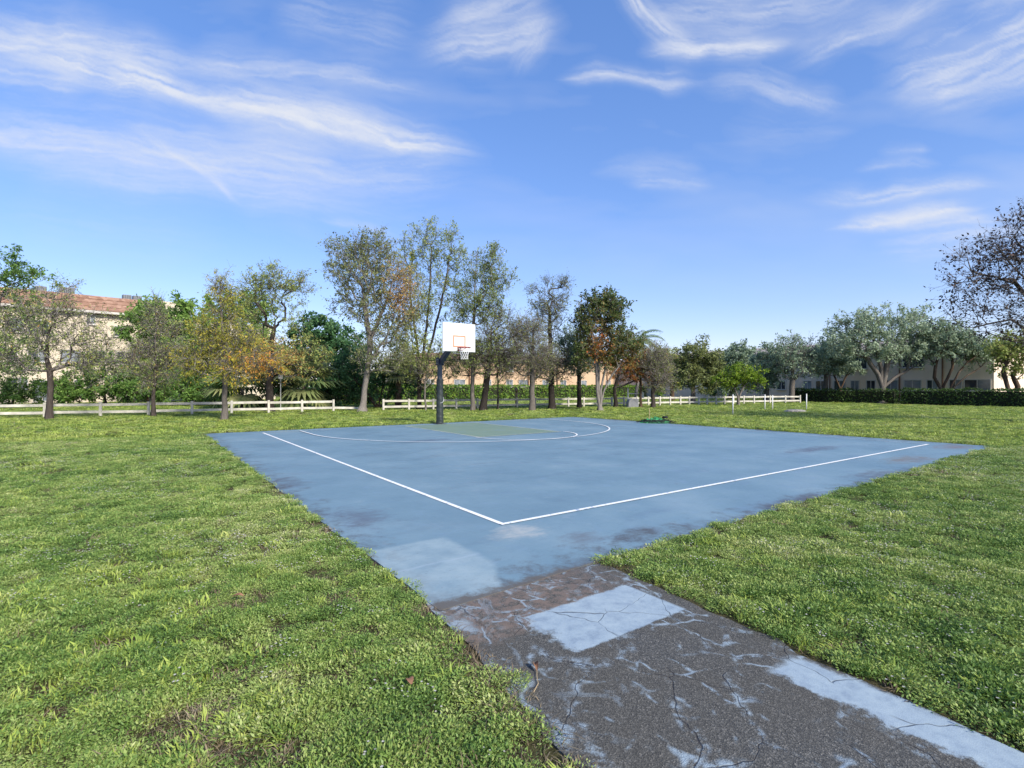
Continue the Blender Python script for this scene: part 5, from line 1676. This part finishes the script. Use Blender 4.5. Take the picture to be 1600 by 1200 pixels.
def proto(name, V, F, k, m, tone):
    me = fast_mesh(name, V, F, k, tone)
    me.materials.append(MAT[m])
    o = bpy.data.objects.new(name, me)
    protos.objects.link(o)


def weed_patch(i, n=150, rad=0.085, hmax=0.055, L0=0.015):
    r_ = rad * np.sqrt(rng.random(n))
    a = rng.random(n) * 2 * math.pi
    h = hmax * (0.15 + 0.85 * rng.random(n) ** 0.8) * (1 - 0.35 * (r_ / rad) ** 2)
    c = np.stack([r_ * np.cos(a), r_ * np.sin(a), h], 1)
    ax = unit(np.stack([np.cos(a + rng.normal(size=n)), np.sin(a + rng.normal(size=n)), 0.45 + 0.6 * rng.normal(size=n)], 1))
    nr = unit(rng.normal(size=(n, 3)) * 0.75 + np.array([0, 0, 1.0]))
    L_ = L0 * (0.6 + 0.9 * rng.random(n))
    V, F = leaf_quads(c, ax, nr, L_, L_ * (0.30 + 0.18 * rng.random(n)))
    # stalks so that no leaf floats
    m_ = n // 3
    A = c[:m_] * np.array([0.9, 0.9, 0]) + np.array([0, 0, -0.005])
    V2, F2 = leaf_quads(A, c[:m_] - A, rng.normal(size=(m_, 3)), np.linalg.norm(c[:m_] - A, axis=1), np.full(m_, 0.0016))
    proto('a_weed_%02d' % i, np.concatenate([V, V2]), np.concatenate([F, F2 + len(V)]), 4, 'T_weed', np.concatenate([np.clip(0.45 + 0.48 * rng.normal(size=n) + 0.5 * (h / hmax - 0.6), 0, 1), np.full(m_, 0.2)]))


def blade_patch(name, n, rad, hmin, hmax, m, lean=0.5, w=0.0035):
    r_ = rad * np.sqrt(rng.random(n))
    a = rng.random(n) * 2 * math.pi
    p0 = np.stack([r_ * np.cos(a), r_ * np.sin(a), np.full(n, -0.005)], 1)
    az_ = a + rng.normal(size=n) * 0.9
    H = hmin + (hmax - hmin) * rng.random(n)
    ln = lean * (0.3 + rng.random(n))
    d = np.stack([np.cos(az_), np.sin(az_), np.zeros(n)], 1)
    p1 = p0 + d * (H * ln * 0.35)[:, None] + np.array([0, 0, 1]) * (H * 0.6)[:, None]
    p2 = p0 + d * (H * ln * 1.1)[:, None] + np.array([0, 0, 1]) * (H * (1.0 - 0.35 * ln))[:, None]
    sd = np.stack([-np.sin(az_ + 0.5 * rng.normal(size=n)), np.cos(az_), np.zeros(n)], 1)
    ww = (w * (0.6 + 0.8 * rng.random(n)))[:, None]
    V = np.stack([p0 - sd * ww * 0.7, p0 + sd * ww * 0.7, p1 + sd * ww, p1 - sd * ww, p2 + sd * ww * 0.15, p2 - sd * ww * 0.15], 1).reshape(-1, 3)
    b_ = np.arange(n)[:, None] * 6
    F = np.concatenate([b_ + np.array([[0, 1, 2, 3]]), b_ + np.array([[3, 2, 4, 5]])], 0)
    t_ = np.clip(0.5 + 0.3 * rng.normal(size=n), 0, 1)
    proto(name, V, F, 4, m, np.concatenate([t_, t_]))


NW, NB, NS, NF = 8, 4, 3, 3
for i in range(NW):
    weed_patch(i, L0=0.0125 + 0.0022 * (i % 4), hmax=0.045 + 0.004 * (i % 3))
for i in range(NB):
    blade_patch('b_blade_%02d' % i, 34, 0.07, 0.030, 0.062 + 0.010 * i, 'T_blade', 0.8)
for i in range(NS):
    blade_patch('c_straw_%02d' % i, 34, 0.08, 0.02, 0.06, 'T_straw', 1.3, 0.002)
for i in range(NF):                                                # little white flower heads
    n = 5
    Vs, Fs = [], []
    for k in range(n):
        a, r_ = rng.random() * 6.28, 0.07 * rng.random() ** 0.5
        c = np.array([r_ * math.cos(a), r_ * math.sin(a), 0.045 + 0.018 * rng.random()])
        pa = np.stack([np.array([math.cos(t_), math.sin(t_), 0.35]) for t_ in np.linspace(0, 6.28, 6)[:-1]])
        V, F = leaf_quads(np.repeat(c[None], 5, 0), pa, np.tile([0, 0, 1.0], (5, 1)) + rng.normal(size=(5, 3)) * 0.1, np.full(5, 0.0075), np.full(5, 0.007))
        Fs.append(F + 20 * k)
        Vs.append(V)
    proto('d_flower_%02d' % i, np.concatenate(Vs), np.concatenate(Fs), 4, 'T_flower', rng.random(5 * n))
order_names = sorted(o.name for o in protos.objects)

# value noise for drifts
_g = rng.random((64, 64))


def vnoise(x, y, s):
    x, y = x / s + 1000, y / s + 1000
    xi, yi = np.floor(x).astype(int), np.floor(y).astype(int)
    fx, fy = x - xi, y - yi
    fx, fy = fx * fx * (3 - 2 * fx), fy * fy * (3 - 2 * fy)
    g = lambda a, b: _g[a % 64, b % 64]
    return (g(xi, yi) * (1 - fx) + g(xi + 1, yi) * fx) * (1 - fy) + (g(xi, yi + 1) * (1 - fx) + g(xi + 1, yi + 1) * fx) * fy


def fbm(x, y, s):
    return 0.5 * vnoise(x, y, s) + 0.3 * vnoise(x + 7.3, y - 3.1, s * 0.47) + 0.2 * vnoise(x - 2.2, y + 9.4, s * 0.21)


pts, scl, idx, hgt = [], [], [], []
# distance band, patches per square metre, scale
for y0, y1, dn, sc_ in ((0.8, 5.0, 380, 1.0), (5.0, 9.0, 210, 1.18), (9.0, 16.0, 105, 1.5), (16.0, 28.0, 48, 2.0), (28.0, 48.0, 22, 2.7), (48.0, 75.0, 8, 4.2)):
    xw = 1.06 * y1 + 2.5
    n = int((y1 - y0) * 2 * xw * dn)
    x = (rng.random(n) * 2 - 1) * xw
    y = y0 + rng.random(n) * (y1 - y0)
    k = np.abs(x) < 1.06 * y + 2.5
    x, y = x[k], y[k]
    du, dv = x - CX, y - CY
    u, v = du * UX[0] + dv * UX[1], du * UY[0] + dv * UY[1]
    e = np.clip((fbm(x, y, 0.45) - 0.5) * 0.26, -0.02, 0.10)                              # how far the lawn creeps over or draws back
    inset = 0.030 * sc_
    near_v = V0 + 0.35 * np.clip(u / U1, 0, 1)
    on_court = (u > U0 - inset + e) & (u < U1 + inset - e) & (v > near_v - inset + e) & (v < V1 + inset - e)
    pl = -1.66 - 0.74 * np.clip((-1.62 - v) / 6.4, 0, 1)
    pr = 0.03 - 0.61 * np.clip((-1.53 - v) / 6.4, 0, 1) ** 1.0
    on_path = (v < -1.3) & (u > pl - inset + e * 0.9) & (u < pr + inset - e * 0.9)
    ok = ~(on_court | on_path)
    x, y, u, v = x[ok], y[ok], u[ok], v[ok]
    m_ = len(x)
    bare = fbm(x + 31, y + 5, 0.9)
    green = fbm(x - 11, y + 40, 2.1)
    bl = fbm(x + 3, y - 20, 1.3)
    fl = fbm(x + 60, y + 60, 1.8)
    rr = rng.random(m_)
    near_edge = np.minimum(np.abs(u - pl[ok]) + 10 * (v > -1.5), 3)
    p_straw = np.clip((bare - 0.62) * 4, 0.12, 0.5) + 0.45 * (near_edge < 0.22)
    p_thin = np.clip((bare - 0.72) * 5, 0.0, 0.4)
    # a few bare brown spots in the foreground, as on the photograph
    for (bx, by, br) in ((300, 1125, 0.17), (380, 1040, 0.14), (395, 935, 0.16), (430, 1190, 0.14), (530, 940, 0.15)):
        c_ = at(bx, depth(by))
        q = np.hypot(x - c_.x, (y - c_.y) * 0.8) / br
        p_straw = np.maximum(p_straw, np.clip(1.4 - q, 0, 0.75))
        p_thin = np.maximum(p_thin, np.clip(1.2 - q, 0, 0.40))
    clump = 0.65 * vnoise(x + 5, y + 2, 0.13 * sc_ ** 0.6) + 0.35 * vnoise(x - 15, y + 12, 0.31)
    p_thin = np.maximum(p_thin, np.clip((0.42 - clump) * 3.6, 0.0, 0.8))
    keep = rng.random(m_) > p_thin
    p_blade = np.clip((bl - 0.58) * 2.0, 0.05, 0.30)
    # the lawn behind and right of the court is mown grass, not weeds
    p_blade = np.where((v > 15) | (u > 15), 0.75, p_blade)
    p_straw = np.where((v > 15) | (u > 15), p_straw * 0.5, p_straw)
    p_flow = np.clip((fl - 0.44) * 1.1, 0.012, 0.24) * np.where((v > 15) | (u > 15), 0.4, 1.0) * np.clip((y - 1.0) / 5.0, 0.25, 1.0)
    kind = np.where(rr < p_straw, 2, np.where(rng.random(m_) < p_blade, 1, 0))
    kind = np.where(rng.random(m_) < p_flow, 3, kind)
    id_ = np.where(kind == 0, rng.integers(0, NW, m_), np.where(kind == 1, NW + rng.integers(0, NB, m_), np.where(kind == 2, NW + NB + rng.integers(0, NS, m_), NW + NB + NS + rng.integers(0, NF, m_))))
    s_ = sc_ * (0.75 + 0.5 * rng.random(m_)) * np.where(kind == 0, 0.85 + 0.6 * (green - 0.3), 1.0)
    pts.append(np.stack([x, y, np.full(m_, GZ)], 1)[keep])
    scl.append(s_[keep])
    idx.append(id_[keep])
    hgt.append((0.30 + 1.35 * clump ** 1.2)[keep])
pts, scl, idx, hgt = np.concatenate(pts), np.concatenate(scl), np.concatenate(idx), np.concatenate(hgt)


def gn_lawn(name, sel, label, cat):
    P, S, I = pts[sel], scl[sel], idx[sel]
    me = bpy.data.meshes.new(name)
    me.vertices.add(len(P))
    me.vertices.foreach_set('co', np.ascontiguousarray(P, dtype=np.float32).ravel())
    a = me.attributes.new('scl', 'FLOAT', 'POINT')
    # far patches spread wider than they rise
    a.data.foreach_set('value', S.astype(np.float32))
    a = me.attributes.new('hgt', 'FLOAT', 'POINT')
    a.data.foreach_set('value', hgt[sel].astype(np.float32))
    a = me.attributes.new('idx', 'INT', 'POINT')
    a.data.foreach_set('value', I.astype(np.int32))
    a = me.attributes.new('rot', 'FLOAT_VECTOR', 'POINT')
    rot = np.stack([rng.normal(size=len(P)) * 0.10, rng.normal(size=len(P)) * 0.10, rng.random(len(P)) * 6.283], 1)
    a.data.foreach_set('vector', np.ascontiguousarray(rot, dtype=np.float32).ravel())
    me.update()
    o = link(name, me, None)
    tag(o, label, cat, kind='stuff')
    ng = bpy.data.node_groups.new(name, 'GeometryNodeTree')
    ng.interface.new_socket('Geometry', in_out='INPUT', socket_type='NodeSocketGeometry')
    ng.interface.new_socket('Geometry', in_out='OUTPUT', socket_type='NodeSocketGeometry')
    gi, go = ng.nodes.new('NodeGroupInput'), ng.nodes.new('NodeGroupOutput')
    ci = ng.nodes.new('GeometryNodeCollectionInfo')
    ci.inputs['Collection'].default_value = protos
    ci.inputs['Separate Children'].default_value = True
    ci.inputs['Reset Children'].default_value = True
    ip = ng.nodes.new('GeometryNodeInstanceOnPoints')
    ip.inputs['Pick Instance'].default_value = True

    def attr(nm, ty):
        q_ = ng.nodes.new('GeometryNodeInputNamedAttribute')
        q_.data_type = ty
        q_.inputs['Name'].default_value = nm
        return q_.outputs['Attribute']
    L_ = ng.links.new
    L_(gi.outputs[0], ip.inputs['Points'])
    L_(ci.outputs[0], ip.inputs['Instance'])
    L_(attr('idx', 'INT'), ip.inputs['Instance Index'])
    L_(attr('rot', 'FLOAT_VECTOR'), ip.inputs['Rotation'])
    mx_ = ng.nodes.new('ShaderNodeVectorMath')
    mx_.operation = 'MULTIPLY'
    cxyz = ng.nodes.new('ShaderNodeCombineXYZ')
    sa = attr('scl', 'FLOAT')
    pw = ng.nodes.new('ShaderNodeMath')
    pw.operation = 'POWER'
    L_(sa, pw.inputs[0])
    pw.inputs[1].default_value = 0.45
    L_(sa, cxyz.inputs[0])
    L_(sa, cxyz.inputs[1])
    hm = ng.nodes.new('ShaderNodeMath')
    hm.operation = 'MULTIPLY'
    L_(pw.outputs[0], hm.inputs[0])
    L_(attr('hgt', 'FLOAT'), hm.inputs[1])
    L_(hm.outputs[0], cxyz.inputs[2])
    L_(cxyz.outputs[0], ip.inputs['Scale'])
    L_(ip.outputs[0], go.inputs[0])
    md = o.modifiers.new('plants', 'NODES')
    md.node_group = ng
    return o


gn_lawn('lawn_grass', idx < NW + NB + NS, 'low green weeds and grass covering the lawn', 'grass')
gn_lawn('lawn_flowers', idx >= NW + NB + NS, 'tiny white flower heads scattered in the lawn', 'flowers')
